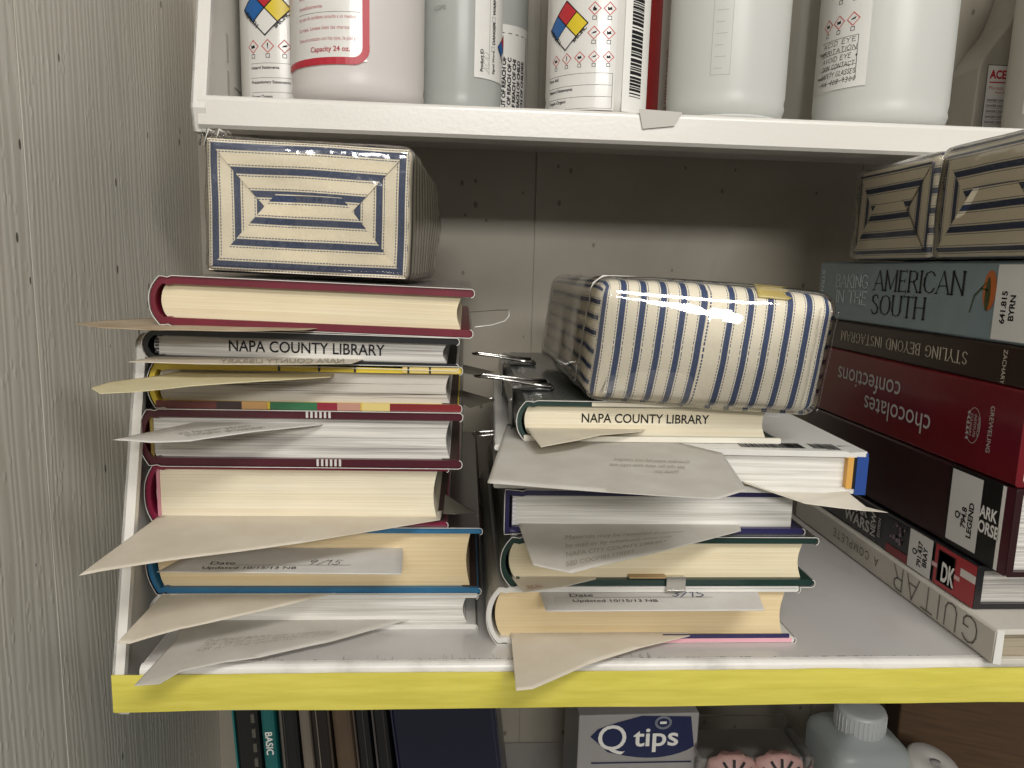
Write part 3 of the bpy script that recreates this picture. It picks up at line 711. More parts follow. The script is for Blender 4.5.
g5, p = spine_book('baking_book', 'grey blue book with dark serif title and orange vegetable on its spine', .325, .562, zG[5]+.0003, zG[6], flat('#7c8c90', .35, .5, .08, coat=.3), M_WHITE, xs=.2722)
n_ = p.L; z0_ = zG[5]
dk = flat('#25221f', .5); lt = flat('#dde4e6', .5)
def put(tx, a, b_, mm, hgt, w, thin):
    (u0, v0) = UP(a[0], a[1], .2722, .562, z0_); (u1, v1) = UP(b_[0], b_[1], .2722, .562, z0_)
    p.strokes(tx, u0, (v0+v1)/2, hgt, mm, w=w, thin=thin, serif=.09, width=u1-u0, gap=.12)
put('AMERICAN', (874, 290), (966, 296), dk, .0125, .15, .05)
put('SOUTH', (871, 314), (926, 320), dk, .0125, .15, .05)
put('BAKING', (836, 287), (869, 289), lt, .0088, .12, .06)
put('IN THE', (836, 302), (867, 306), lt, .0088, .12, .06)
p.text('BYRN', .004, .036, .0065, lt, rot=-90)
# vegetable picture: orange fruit with dark stem
org = flat('#b3602c', .4); olv = flat('#3d4420', .4)
uc, vc = UP(990, 291, .2722, .562, z0_)
p.poly([(uc+.0045*cos(a)*(1.1), vc+.0105*sin(a)) for a in [2*pi*k/16 for k in range(16)]], org); p.up()
p.poly([(uc-.001+.002*cos(a), vc-.002+.009*sin(a)) for a in [2*pi*k/12 for k in range(12)]], olv)
p.line([(uc-.001, vc), (uc-.006, vc+.001), (uc-.011, vc-.003), (uc-.0135, vc-.012)], .0009, olv); p.line([(uc-.003, vc+.004), (uc-.007, vc+.0005)], .0007, olv)
p.up()
(u0, v0) = UP(996, 300, .2722, .562, z0_); p.rect(u0, .0015, n_-.0015, .0395, stick); p.up()
p.text('641.815', u0+.0085, .0180, .0052, INK, rot=90, align='c', bold=.03); p.text('BYRN', u0+.0145, .0180, .0052, INK, rot=90, align='c', bold=.03)
p.mb.build('spine_lettering', g5)

# ------------------------------------------------------------------ paper slips and film flaps
def slip(name, label, pts, mat, sag=.0, cat='paper slip', group='paper slips sticking out of the books', th=.00022, seed=1, tag_it=True, rough=.0005):
    P = [Vector(p) for p in pts]; c = sum(P, Vector()) / len(P)
    bm = bmesh.new(); vs = [bm.verts.new(p - c) for p in P]; f = bm.faces.new(vs)
    bmesh.ops.triangulate(bm, faces=bm.faces)
    for _ in range(4):
        bmesh.ops.subdivide_edges(bm, edges=bm.edges, cuts=1, use_grid_fill=True)
        bmesh.ops.triangulate(bm, faces=bm.faces) if _ < 0 else None
    yb = max(p.y for p in P); yn = min(p.y for p in P)
    for v in bm.verts:
        w = v.co + c; s_ = (yb - w.y) / max(1e-4, yb-yn)
        v.co.z += -sag*4*s_*(1-s_) + rough*s_*mnoise.noise(Vector((w.x*35+seed, w.y*35, seed)))
    bmesh.ops.recalc_face_normals(bm, faces=bm.faces)
    me = bpy.data.meshes.new(name); bm.to_mesh(me); bm.free(); me.materials.append(mat)
    for p_ in me.polygons: p_.use_smooth = True
    o = bpy.data.objects.new(name, me); COL.objects.link(o); o.location = c
    so = o.modifiers.new('thick', 'SOLIDIFY'); so.thickness = th; so.offset = 0
    return tag(o, label, cat, group) if tag_it else o
def A(px, py, **k): return at(px, py, **k)
IN = .010
def back(px, py, z=None, Y=.373, d=IN):
    q = at(px, py, Y=Y); return (q.x, Y+d, q.z if z is None else z)
def PZ(z, *pts):
    """outline on the level sheet at height z; a third number lifts or drops a corner"""
    out = []
    for p in pts:
        q = at(p[0], p[1], Z=z + (p[2] if len(p) > 2 else 0)); out.append(q)
    return out
def level(z, Yb, pts, l, r, d=IN):
    """sheet lying level between the pages: visible outline plus the part tucked inside behind plane Yb"""
    xl_, xr_ = at(*l, Y=Yb).x, at(*r, Y=Yb).x
    return [Vector((xr_, Yb+d, z)), Vector((xl_, Yb+d, z))] + PZ(z, *pts)
# left stack (points run from the left end round the front to the right)
s1 = slip('paper_slip', 'narrow brownish slip poking far left from under the top maroon book', level(.1578, YL+.003, [(150, 318.5), (110, 320.5), (74, 323.5), (100, 328), (160, 330.5), (240, 331), (305, 330)], (165, 322), (330, 330)), paper_mat('brown_tinted_slip', '#d3c4ab', '#b39d80', .3), seed=2)
s2 = slip('paper_slip', 'long pale slip under the black book with faint mirrored print along it', level(.1425, YL+.003, [(128, 362), (200, 364), (300, 364.5), (352, 363.5)], (160, 357), (368, 357.5)), M_SLIP, seed=3)
s3 = slip('paper_slip', 'yellowish slip curling left out of the comic cover book', level(.1350, YL+.003, [(150, 377), (112, 382), (91, 388), (100, 394), (135, 392), (190, 386), (270, 381), (330, 377.5)], (185, 373), (335, 374)), paper_mat('yellowish_slip', '#ebe3bf', '#ddd2ab', .3), seed=4)
s4 = slip('paper_slip', 'white pointed slip with mirrored print out of the dark maroon book', level(.1100, YL+.001, [(113, 440), (150, 442), (190, 441), (255, 432), (320, 425)], (208, 421), (330, 423)), M_SLIPW, seed=5)
s5 = slip('paper_slip', 'largest beige triangular sheet fanning left between the ivory novel and the blue book', level(.0606, YL+.004, [(158, 517), (79, 575, -.001), (100, 571), (190, 558), (300, 543), (440, 520)], (160, 516), (442, 516)), M_SLIP, seed=6)
s6 = slip('date_slip', 'white date slip with handwritten numbers lying across the tan pages of the blue book', level(.0440, YL+.003, [(185, 557), (157, 572), (401.5, 574.5), (403, 553)], (200, 552), (400, 552)), M_SLIPW, seed=7, rough=.0)
s7 = slip('paper_slip', 'beige translucent sheet fanning left from under the blue book', level(.0205, YL+.003, [(168, 588), (117, 643, -.002), (130, 644, -.003), (180, 629, -.001), (250, 614), (340, 592)], (168, 586), (350, 587)), M_SLIP, seed=8)
s8 = slip('paper_slip', 'greyish sheet with pencilled notes curling over the yellow tape at the left end', level(.0042, YL+.003, [(176, 640), (134, 686, -.001), (160, 684, -.001), (180, 672), (225, 662), (260, 657), (330, 642)], (178, 626), (440, 627)), M_SLIPG, seed=9)
# middle stack
q1 = slip('paper_slip', 'cream slip bent down at the left end of the clipped thin book', level(b0+.0060, YB+.003, [(524, 424), (532, 436), (541, 447, -.001), (575, 441), (600, 435), (640, 432)], (524, 420), (660, 426)), paper_mat('cream_slip', '#e6dfcd', '#d9d1be', .3), seed=10)
zq = zr2t + .0003
q2 = slip('paper_slip', 'large plain grey sheet covering the front left of the white barcode book', [Vector((at(*p_, Z=zq))) for p_ in ((722, 453), (650, 436), (560, 432), (507, 424))] + PZ(zq, (487.5, 483), (600, 492), (718, 499.5), (747, 490)), M_SLIPG, seed=11, rough=.0003)
q3 = slip('paper_slip', 'white torn slip pointing right below the blue and orange spine edge', [A(744, 483, Y=.350), back(748, 482, z=zr2b+.0036, Y=.356), back(855, 484, z=zr2b+.0036, Y=.356), A(850, 494, Y=.349), A(866, 507, Y=.340), A(888, 513, Y=.334), A(860, 510.5, Y=.335), A(806, 504, Y=.342)], paper_mat('warm_white_slip', '#e6e0d3', '#dad3c4', .25), seed=12)
q4 = slip('paper_slip', 'grey triangular printed sheet reaching out below the dark purple book', level(e5+.0042, YR+.007, [(519, 526), (533, 565), (571, 572.5), (660, 552), (741, 531)], (521, 524), (745, 529)), M_SLIPG, seed=13)
q5 = slip('paper_slip', 'small beige slip corner at the left end of the dark green novel', level(e6+.0040, YR+.003, [(512, 578), (524, 593), (560, 588), (596, 579)], (513, 577), (600, 578)), M_SLIP, seed=14)
zd = e6 - .0034
q6 = slip('date_slip', 'white date slip with blue handwriting over the bottom book of the middle stack', level(zd, YR+.003, [(539, 590), (546, 611.5), (764.5, 610.5), (757, 590)], (541, 589), (752, 589)), M_SLIPW, seed=15, rough=.0)
q7 = slip('paper_slip', 'beige pointed sheet hanging over the yellow tape below the middle stack', level(.0046, YR+.003, [(511, 637), (516, 691), (533, 689), (590, 664), (640, 648), (690, 636)], (511, 634), (690, 634)), M_SLIP, seed=16)
# dark film flaps to the right of the left stack
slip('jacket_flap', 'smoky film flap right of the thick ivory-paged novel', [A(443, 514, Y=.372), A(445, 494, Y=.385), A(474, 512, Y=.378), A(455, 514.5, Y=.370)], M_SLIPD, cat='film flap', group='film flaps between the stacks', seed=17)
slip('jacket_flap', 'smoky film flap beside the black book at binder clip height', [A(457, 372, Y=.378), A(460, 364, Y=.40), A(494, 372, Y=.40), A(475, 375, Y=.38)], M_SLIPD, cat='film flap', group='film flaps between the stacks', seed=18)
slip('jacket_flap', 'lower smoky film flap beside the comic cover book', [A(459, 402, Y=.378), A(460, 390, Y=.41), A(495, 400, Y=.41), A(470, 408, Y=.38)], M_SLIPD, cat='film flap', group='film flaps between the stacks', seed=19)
b = MB(); pts = [at(475, 327, Y=.375), at(492, 325, Y=.385), at(505, 321, Y=.39), at(509, 316, Y=.392), at(509, 310, Y=.395)]
b.tube(pts, .00025, M_RIM); pts = [at(470, 312, Y=.375), at(500, 310, Y=.39), at(509, 310, Y=.395)]; b.tube(pts, .0002, M_SLIPD)
tag(b.build('jacket_flap'), 'thin curled film edge right of the top maroon book', 'film flap')

# print on slips
def slip_print(parent, px0, py0, Z, draw, name='printed_lines', mirror=False):
    o = at(px0, py0, Z=Z); loc = parent.location
    p = Print(lambda u, v, h: (o.x + (u*cos(R_)-v*sin(R_)) - loc.x, o.y + (u*sin(R_)+v*cos(R_)) - loc.y, Z + slope*v + .0005 + h - loc.z))
    R_ = 0; slope = 0
    draw(p); return p.mb.build(name, parent)
def d6(p):
    p.text('Date', 0, .0052, .0052, INK, sx=1.2); p.line([(.0125, .0046), (.068, .0046)], .00028, INK)
    p.text('Updated 10/15/13 NB', -.002, .0, .0040, INK, sx=1.25)
    p.strokes('9/15', .046, .005, .0058, INK, w=.06, sx=1.3, jitter=.06, shear=.3)
def flat_print(parent, px0, py0, Z, draw, name='printed_lines'):
    o = at(px0, py0, Z=Z); loc = parent.location
    p = Print(lambda u, v, h: (o.x+u-loc.x, o.y+v-loc.y, Z+.0004+h-loc.z)); draw(p); return p.mb.build(name, parent)
flat_print(s6, 205, 569.5, .0440, d6)
def d7(p):
    p.text('Date', 0, .0062, .0052, INK, sx=1.2); p.line([(.0125, .0056), (.073, .0056)], .00028, INK)
    p.text('Updated 10/15/13 NB', .001, .0004, .0040, INK, sx=1.2)
    p.strokes('3/15', .052, .0062, .0060, INKB, w=.09, sx=1.3, jitter=.05, shear=.3)
flat_print(q6, 571, 603, zd, d7)
def quadprint(parent, corners, draw, name='printed_lines', W_=.1, H_=.02):
    """lay print in the quadrilateral given by four points on the sheet"""
    a, b_, c, d = [Vector(q) - parent.location for q in corners]; n = (b_-a).cross(d-a).normalized()
    if n.z < 0: n = -n
    def fn(u, v, h):
        s_, t_ = u/W_, v/H_; return (a*(1-s_)*(1-t_) + b_*s_*(1-t_) + c*s_*t_ + d*(1-s_)*t_) + n*(.0007+h)
    p = Print(fn); draw(p); return p.mb.build(name, parent)
faint = flat('#a9a294', .7, .1); faint2 = flat('#8d8677', .7, .1); faint3 = flat('#77716a', .7, .1)
def Zs(z, *pp): return [at(a, b_, Z=z) for a, b_ in pp]
quadprint(s2, Zs(.1425, (215, 364), (345, 364), (345, 358.5), (215, 358.5)), lambda p: p.text('NAPA COUNTY LIBRARY', .1, .0, .013, faint, mirror=True, sx=.66, bold=.01), H_=.012)
quadprint(s4, Zs(.1100, (165, 440), (270, 429), (250, 424), (150, 435)), lambda p: (p.text('renewed by telephone', .098, .002, .009, faint3, mirror=True, sx=.95), p.text('overdue materials are', .092, .011, .009, faint3, mirror=True, sx=.9)), H_=.022)
quadprint(s8, Zs(.0042, (190, 656), (330, 637), (350, 630), (205, 640)), lambda p: [p.strokes(t_, .002, .015-.0055*k, .0036, faint2, w=.07, width=.094, jitter=.08, shear=.3) for k, t_ in enumerate(('OVERDUE BOOKS ARE CHARGED AT', 'TEN CENTS A DAY RENEW BY PHONE', 'OR AT THE DESK NO HOLDS'))], H_=.02)
quadprint(q4, Zs(e5+.0042, (562, 571), (690, 543), (715, 529), (560, 533)), lambda p: [p.text(t_, .003, .020-.0062*k, .0046, faint, sx=1.15) for k, t_ in enumerate(('Materials may be renewed in person', 'by mail or by telephone once only', 'NAPA CITY COUNTY LIBRARY', '580 COOMBS STREET'))], H_=.026)
quadprint(q2, Zs(zq, (560, 482), (690, 484), (690, 458), (560, 452)), lambda p: [p.text(t_, .1 - .004*k, .022-.006*k, .0046, faint, mirror=True, sx=1.0) for k, t_ in enumerate(('Overdue materials are charged', 'per day for each item kept out', 'Thank you'))], H_=.03, name='show_through_print')
quadprint(q5, Zs(e6+.0040, (527, 592), (556, 587), (550, 581), (520, 584)), lambda p: p.text('RECALL', .01, .003, .012, flat('#b3766a', .6), sx=1.2), H_=.02)

# metal clip on the dark green board
b = MB(); q = at(675, 582, Y=YR)
b.box((-.005, -.0022, -.0058), (.005, -.0014, .0020), M_CHROME); b.box((-.005, -.0014, .0002), (.005, .010, .0010), M_CHROME); b.box((-.0052, -.0026, -.0058), (.0052, -.0018, -.0050), M_CHROME)
o = b.build('page_clip', bevel=.0003); o.location = (q.x, YR, e6+.0040); tag(o, 'small silver clip on the edge of the dark green board', 'clip')
b = MB(); b.box((-.024, -.0012, .0008), (-.005, .006, .0016), flat('#a58a62', .5)); o2 = b.build('paper_tab', o)

# ------------------------------------------------------------------ binder clips
def clip(label, loc, side=1, yaw=0, thick=.0215, lift=.0):
    """side +1: jaws point +X, handles stick out toward -X"""
    r = thing('binder_clip', loc, label, 'binder clip', 'binder clips on the middle stack', (0, 0, yaw)); s_ = side
    b = MB(); h = thick/2 + .0006; Ln = .016; d = .020
    def bx(x0, x1, z0, z1): b.box((min(s_*x0, s_*x1), -Ln, z0), (max(s_*x0, s_*x1), Ln, z1), M_BLACKM)
    bx(-.0016, -.0010, -h-.0006, h+.0006)
    pr = [(-.0012, h), (d, h), (d, h+.0007), (-.0012, h+.0007)]
    b.extrude([(s_*x, z) for x, z in pr], -Ln, Ln, M_BLACKM); b.extrude([(s_*x, -z) for x, z in pr], -Ln, Ln, M_BLACKM)
    for sg in (1, -1):
        b.tube([(s_*d, -Ln, sg*(h+.0009)), (s_*d, Ln, sg*(h+.0009))], .0011, M_BLACKM)
    b.build('clip_body', r)
    for sg in (1, -1):
        z0 = sg*(h+.0012); z1 = sg*(h+.0052)+lift; b = MB()
        pts = [(s_*d, -.011, z0), (s_*(d-.010), -.0085, jlerp(z0, z1, .2)), (s_*(-.008), -.0040, jlerp(z0, z1, .75))]
        for k in range(9):
            a = -pi/2 + pi*k/8; pts.append((s_*(-.017 - .0045*cos(a)), .0048*sin(a), z1))
        pts += [(s_*(-.008), .0040, jlerp(z0, z1, .75)), (s_*(d-.010), .0085, jlerp(z0, z1, .2)), (s_*d, .011, z0)]
        b.tube(pts, .00085, M_CHROME); b.build('wire_handle', r)
    return r
xl = at(516, 425, Y=YB).x; zc = (b0+b1)/2
clip('nearer binder clip gripping the left edge of the green topped book', (xl+.001, .408, zc))
clip('farther binder clip gripping the left edge of the green topped book', (xl+.001, .512, zc))
clip('binder clip poking out right of the striped bolster parcel', (at(866, 466, Y=YA).x+.0055, .475, (zr2b+zr2t)/2+.0012), side=-1, thick=.0235, lift=.0035)

# ------------------------------------------------------------------ striped parcels
def rbox_grid(hx, hy, hz, r, n=14, warp=None, faces='XxYyZz'):
    """rounded box centred at origin, list of (pts grid) per face with dims"""
    out = []
    axes = {'X': (0, 1), 'x': (0, -1), 'Y': (1, 1), 'y': (1, -1), 'Z': (2, 1), 'z': (2, -1)}
    H = (hx, hy, hz)
    for f in faces:
        ax, sg = axes[f]; ua, va = {0: (1, 2), 1: (0, 2), 2: (0, 1)}[ax]
        def samp(hh): # denser samples near the rounded edge
            s_ = [-hh, -hh+r*.3, -hh+r*.65, -hh+r] + [-hh+r + (2*hh-2*r)*k/n for k in range(1, n)] + [hh-r, hh-r*.65, hh-r*.3, hh]; return s_
        us, vs = samp(H[ua]), samp(H[va]); g = []
        for u in us:
            row = []
            for v in vs:
                p = [0, 0, 0]; p[ax] = sg*H[ax]; p[ua] = u; p[va] = v
                q = [max(-H[i]+r, min(H[i]-r, p[i])) for i in range(3)]
                d = Vector(p) - Vector(q)
                # even out the rounding
                P = Vector(q) + (d.normalized()*r if d.length > 1e-9 else Vector())
                if warp: P = Vector(warp(P))
                row.append((P, u, v))
            g.append(row)
        out.append((f, g, ua, va, ax, sg))
    return out
def parcel_mesh(hx, hy, hz, r, mat, uvf, warp=None, n=14, faces='XxYyZz'):
    b = MB()
    for f, g, ua, va, ax, sg in rbox_grid(hx, hy, hz, r, n, warp, faces):
        nu, nv = len(g), len(g[0]); V = [c[0] for row in g for c in row]; U = [uvf(f, c[1], c[2]) for row in g for c in row]
        F_ = []; UV = []
        for i in range(nu-1):
            for j in range(nv-1):
                q = (i*nv+j, (i+1)*nv+j, (i+1)*nv+j+1, i*nv+j+1)
                if (sg > 0) == (ax == 1): q = q[::-1]
                F_.append(q); UV.append([U[k] for k in q])
        b.raw(V, F_, mat, True, UV)
    return b

def mitred_parcel(label, base, dims, yaw=0, pitch=0, roll=0, taper=None, cloth=M_STRIPE, flapfrac=.52, group='ticking cloth parcels', seed=0, margin=.0012):
    """parcel whose near end shows four folded triangular flaps; root at base centre of near end"""
    w, d, h = dims; r = .004
    root = thing('wrapped_parcel', base, label, 'parcel', group, (pitch, roll, yaw))
    tp = taper or (lambda p: p)
    def warp(P):
        x, y, z = P; wob = .0012*mnoise.noise(Vector((x*25+seed, y*25, z*25)))
        q = tp(Vector((x, y, z))); return (q[0]+wob*.6, q[1]+d/2, q[2]+h/2+wob*.4*(1 if z > 0 else 0))
    per = .0112
    def uvf(f, u, v):
        if f in 'Xx': return (v+.3, u + .3*per)
        if f in 'Zz': return (u+.3, v + .5*d + .3*per)
        return (u+.3, v+h/2)
    b = parcel_mesh(w/2, d/2, h/2, r, cloth, uvf, warp); b.build('cloth_wrapping', root, weld=False)
    # flaps on the near end: (u,v) from lower left of the end face
    y0 = -.0006
    def P(u, v, k): 
        q = warp(Vector((u-w/2, -d/2, v-h/2))); return (q[0], q[1] + y0 - .0005*k, q[2])
    e = margin; ap = min(w, h)*flapfrac; m_ = .5*per - .0022
    ax_, zx = w*.33, h*.50
    def flap(name, pts, k, side, n=10):
        bb = MB(); 
        def dist(u, v): return {'b': v, 't': h-v, 'l': u, 'r': w-u}[side]
        A_, B_, C_, D_ = pts
        V = []; U = []
        for i in range(n+1):
            for j in range(n+1):
                s_, t_ = i/n, j/n
                u = (A_[0]*(1-s_)+B_[0]*s_)*(1-t_) + (D_[0]*(1-s_)+C_[0]*s_)*t_
                v = (A_[1]*(1-s_)+B_[1]*s_)*(1-t_) + (D_[1]*(1-s_)+C_[1]*s_)*t_
                q = P(u, v, k + 1.2*t_*(1 if side == 'b' else .3)); V.append(q)
                along = u if side in 'bt' else v
                U.append((along + .2, dist(u, v) + per*.09))
        F_ = []; UV = []
        for i in range(n):
            for j in range(n):
                q = (i*(n+1)+j, (i+1)*(n+1)+j, (i+1)*(n+1)+j+1, i*(n+1)+j+1); F_.append(q); UV.append([U[a] for a in q])
        bb.raw(V, F_, cloth, False, UV); o = bb.build(name, root, weld=False)
        so = o.modifiers.new('t', 'SOLIDIFY'); so.thickness = .0005; so.offset = 1
        return o
    E_ = e
    flap('folded_flap', [(E_, E_), (E_, h-E_), (w*.30, h*.50), (w*.30, h*.49)], 1, 'l')
    flap('folded_flap', [(w-E_, h-E_), (w-E_, E_), (w*.70, h*.49), (w*.70, h*.50)], 1, 'r')
    flap('folded_flap', [(w-E_, h-E_), (E_, h-E_), (w*.29, h*.50), (w*.71, h*.50)], 2, 't')
    flap('folded_flap', [(E_, E_), (w-E_, E_), (w*.66, h*.60), (w*.34, h*.60)], 3, 'b')
    # outer film
    def warp2(P):
        x, y, z = P; q = tp(Vector((x, y, z))); wob = .0022*mnoise.noise(Vector((x*40+9+seed, y*40, z*40)))
        fr = .0022 if y < -d/2+.003 else 0
        return (q[0]+wob*.6, q[1]+d/2-fr+wob*.5, q[2]+h/2+wob*.4 if z > 0 else max(.0002, q[2]+h/2))
    b = parcel_mesh(w/2+.0012, d/2+.0012, h/2+.0008, .0055, M_FILM, lambda f, u, v: (u, v), warp2, n=16); b.build('plastic_wrap', root)
    return root
# left parcel
pl = at(208, 276, Y=.392); pr_ = at(409, 283, Y=.392)
wL = (pr_-pl).length
def tapL(p): 
    k = (p[1]+.06)/.12
    return (p[0]*(1+.0*k) + (.011*k*(1-.35*abs(p[2])/.036) if p[0] > 0 else -.002*k), p[1], p[2]*(1-.10*max(0, k)*(1 if p[2] > 0 else 0)))
parc = mitred_parcel('striped cloth parcel in clear plastic sitting on the left book stack', ((pl.x+pr_.x)/2, .392, z1+.0028+.0008), (wL, .12, at(204, 140, Y=.392).z-at(208, 276, Y=.392).z), roll=.022, taper=tapL, seed=1)
# curl of plastic film at its top left corner
b = MB(); q = at(214, 134, Y=.396)
for k in range(5):
    x = q.x-.006+.0026*k; b.tube([(x, .392, q.z-.006), (x+.001, .394, q.z+.001+.001*(k % 2)), (x+.002, .400, q.z+.0015), (x+.0028, .404, q.z-.002)], .0007, M_RIM if k % 2 else M_FILM)
o = b.build('film_curl'); o.parent = parc; o.matrix_parent_inverse = Matrix.LocRotScale(Vector(parc.location), parc.rotation_euler, None).inverted()

# bolster parcel over the middle stack
def bolster():
    fl = at(601, 400, Y=.386); fr = at(831, 412, Y=.376)
    w = .1135; d = .150; h = .0575
    root = thing('wrapped_parcel', ((fl.x+fr.x)/2-.0125, .3575, b1+.0010), 'soft striped cloth parcel in shiny plastic lying on the clipped book, middle of the photo', 'parcel', 'ticking cloth parcels', (0, .050, -.045))
    def warp(P):
        x, y, z = P
        sh = 1 - .16*max(0, (y+d/2)/d)                      # the far end is narrower
        skew = -.004 - .012*(y+d/2)/d if x < 0 else 0
        bul = .0030*(1-(2*x/w)**2)*(1-(2*z/h)**2)
        wob = .0011*mnoise.noise(Vector((x*22, y*22, z*22+4)))
        yy = y + d/2 - (bul*2 if y < 0 else 0) - .003*(1 if y < -d/2+.012 else 0)*(z/h) + wob
        zz = z*(1 - .05*max(0, (y+d/2)/d)) + h/2 + .0018*(1-(2*x/w)**2)*(1 if z > 0 else 0) + wob*.5
        fz = max(0, 1-(y+d/2)/.0095); sagz = -.0034*fz*(1 if z < 0 else .4)
        return (x*1 + skew + wob + .003*(z/h)*1.0, yy, max(0.0, zz)+sagz)
    def uvf(f, u, v):
        if f in 'yY': return (v+.5, u + w/2 + .0016)
        if f in 'zZ': return (v+.5, u + w/2 + .0016)
        return (u+.5, v*1.25 + .02)
    b = parcel_mesh(w/2, d/2, h/2, .0075, M_STRIPE2, uvf, warp, n=22); b.build('cloth_wrapping', root)
    def warp2(P):
        q = Vector(warp(P)); wr = .0026*mnoise.noise(Vector((P[0]*30, P[1]*30+3, P[2]*26+4))); n_ = Vector((P[0]/w, P[1]/d, P[2]/h)).normalized()
        q += n_*(.0012 + wr*.4); q.z = max(-.0036 if P[1] < -d/2+.006 else .0001, q.z); return q
    b = parcel_mesh(w/2+.001, d/2+.001, h/2+.0008, .0085, M_FILM2, lambda f, u, v: (u, v), warp2, n=30); b.build('plastic_wrap', root)
    # seam of the wrap running round the near left edge, and right corner folds
    b = MB(); pts = []
    for k in range(26):
        z = -h/2 + .004 + (h-.006)*k/25; q = warp(Vector((-w/2, -d/2+.020-.010*(k/25), z))); pts.append((q[0]-.0012+.0003*sin(k*1.3), q[1], q[2]))
    for k in range(9): q = warp(Vector((-w/2+.004+k*.005, -d/2+.012+.002*k, h/2))); pts.append((q[0], q[1], q[2]+.0016))
    b.tube(pts, .00045, M_RIM)
    pts = [(warp(Vector((-w/2+.001, -d/2+.012, -h/2+.006))))]; 
    b.build('wrap_seam', root)
    b = MB(); V = []
    base = [(-w/2-.001, .010, .010), (-w/2+.004, -.002, .0015), (-w/2+.022, -.006, .0006), (-w/2+.016, -.005, .0055), (-w/2+.006, .0, .013)]
    b.raw(base, [(0, 1, 2, 3, 4)], M_FILM); b.build('wrap_corner', root)
    b = MB()
    for dx in (-.010, -.0045, -.001):
        pts = []
        for k in range(18):
            z = -h/2 + .003 + (h-.008)*k/17; q = warp(Vector((w/2+dx, -d/2, z))); pts.append((q[0]+.0012+.0002*sin(k*.9+dx*900)-.0006, q[1]-.0012, q[2]))
        b.tube(pts, .00022, M_FILM2)
    b.build('wrap_crease', root)
    # yellow sticker patch on the top near edge
    b = MB(); V = []; n = 8
    for i in range(n+1):
        for j in range(n+1):
            u = .0165 + (.0150+.002*sin(j*1.7))*i/n; a = .42+.58*j/n; q = Vector(warp(Vector((u-.0, -d/2 + .010*(1-cos(a*pi/2)) , h/2-.0105+.0105*sin(a*pi/2)))))
            V.append((q[0], q[1]-.0022+.0016*a, q[2]+.0020*a))
    F_ = [(i*(n+1)+j, (i+1)*(n+1)+j, (i+1)*(n+1)+j+1, i*(n+1)+j+1) for i in range(n) for j in range(n)]
    b.raw(V, F_, flat('#c9b56c', .4, .5, .3, coat=.5), True); o = b.build('tape_sticker', root); o['label'] = 'yellowed piece of tape'
    o.modifiers.new('t', 'SOLIDIFY').thickness = .0003
    return root
bolster()
# two parcels on the right stack
zt = zG[6]+.0012
hG = at(945, 152, Y=.424).z - zt
for label, ya, yb, hh, sd in (('farther of the two striped parcels on the grey blue book, ending flush with its spine', .4235, .512, hG, 5),
                              ('nearer striped parcel on the grey blue book, cut by the right edge of the photo', .325, .4205, hG*1.015, 8)):
    mitred_parcel(label, (.2700, (ya+yb)/2, zt), (yb-ya, .12, hh), yaw=-pi/2, seed=sd, margin=.0048)

# ------------------------------------------------------------------ bottles on the upper shelf
M_HD = plastic_mat('milky_bottle_plastic', '#e9eae6', .08); M_HDP = plastic_mat('milky_warm_bottle_plastic', '#f2edea', .0); M_HDG = plastic_mat('grey_clear_bottle_plastic', '#d3d6d2', .22, .25)
M_WB = flat('#d8d5ce', .35, .5, .05); M_CAPW = flat('#dedcd6', .4)
LBL = flat('#dcdad5', .35, .5, .03, coat=.3)
def bottle(name, label, cpx, py, yc, r, mat, h=.20, power=2, rot=0, group='bottles on the upper shelf', cap=True, sx=1, sy=1, base=UZ, ribs=False, taper=0.0, flare=0):
    x = at(cpx, py, Y=yc).x
    t = thing(name, (x, yc, base+.0006), label, 'bottle', group, (0, 0, rot))
    k = 1-taper
    pr = [(r*.80, .0), (r*.90, .0006), (r*(.965+flare), .005), (r*(1.0+flare), .010), (r*.985, .0135), (r, .018), (r*k, h*.70), (r*k*.97, h*.76), (r*k*.8, h*.84), (r*k*.5, h*.91), (r*.34, h*.95), (r*.33, h)]
    b = MB(); b.lathe(pr, mat, 64, sx, sy, power=power); b.build('bottle_body', t, weld=True)
    if cap:
        b = MB(); b.lathe([(r*.40, h-.004), (r*.42, h-.003), (r*.42, h+.016), (r*.40, h+.018)], M_CAPW, 32)
        b.box((-r*.2, -r*.9, h+.018), (r*.2, r*.5, h+.034), M_CAPW); b.build('spray_head', t)
    t['r'] = r
    return t
def wrapfn(r, hoff=.0006, a0=-pi/2): return lambda u, v, h: ((r+hoff+h)*cos(a0+u/r), (r+hoff+h)*sin(a0+u/r), v)
def ghs(p, u, v, s_, kind):
    pk = flat('#c0625c', .5)
    p.line([(u, v-s_), (u+s_, v), (u, v+s_), (u-s_, v), (u, v-s_)], s_*.16, pk)
    if kind == '!': p.rect(u-s_*.09, v-s_*.1, u+s_*.09, v+s_*.5, INK, 1); p.rect(u-s_*.09, v-s_*.38, u+s_*.09, v-s_*.22, INK, 1)
    elif kind == 'f': p.poly([(u-s_*.3, v-s_*.35), (u+s_*.3, v-s_*.35), (u+s_*.34, v), (u+s_*.1, v+s_*.1), (u, v+s_*.5), (u-s_*.3, v+.05*s_)], INK)
    elif kind == 'c': p.poly([(u-s_*.45, v-s_*.15), (u+s_*.3, v-s_*.05), (u+s_*.5, v+s_*.3), (u-s_*.1, v+s_*.12)], INK)
    else: p.poly([(u-s_*.35, v-s_*.3), (u+s_*.4, v-s_*.2), (u+s_*.25, v+s_*.3), (u-s_*.1, v+.1*s_), (u-s_*.4, v+s_*.3)], INK)
    p.frame(u-s_*.3, v-s_*1.75, u+s_*.3, v-s_*1.2, s_*.09, INK)
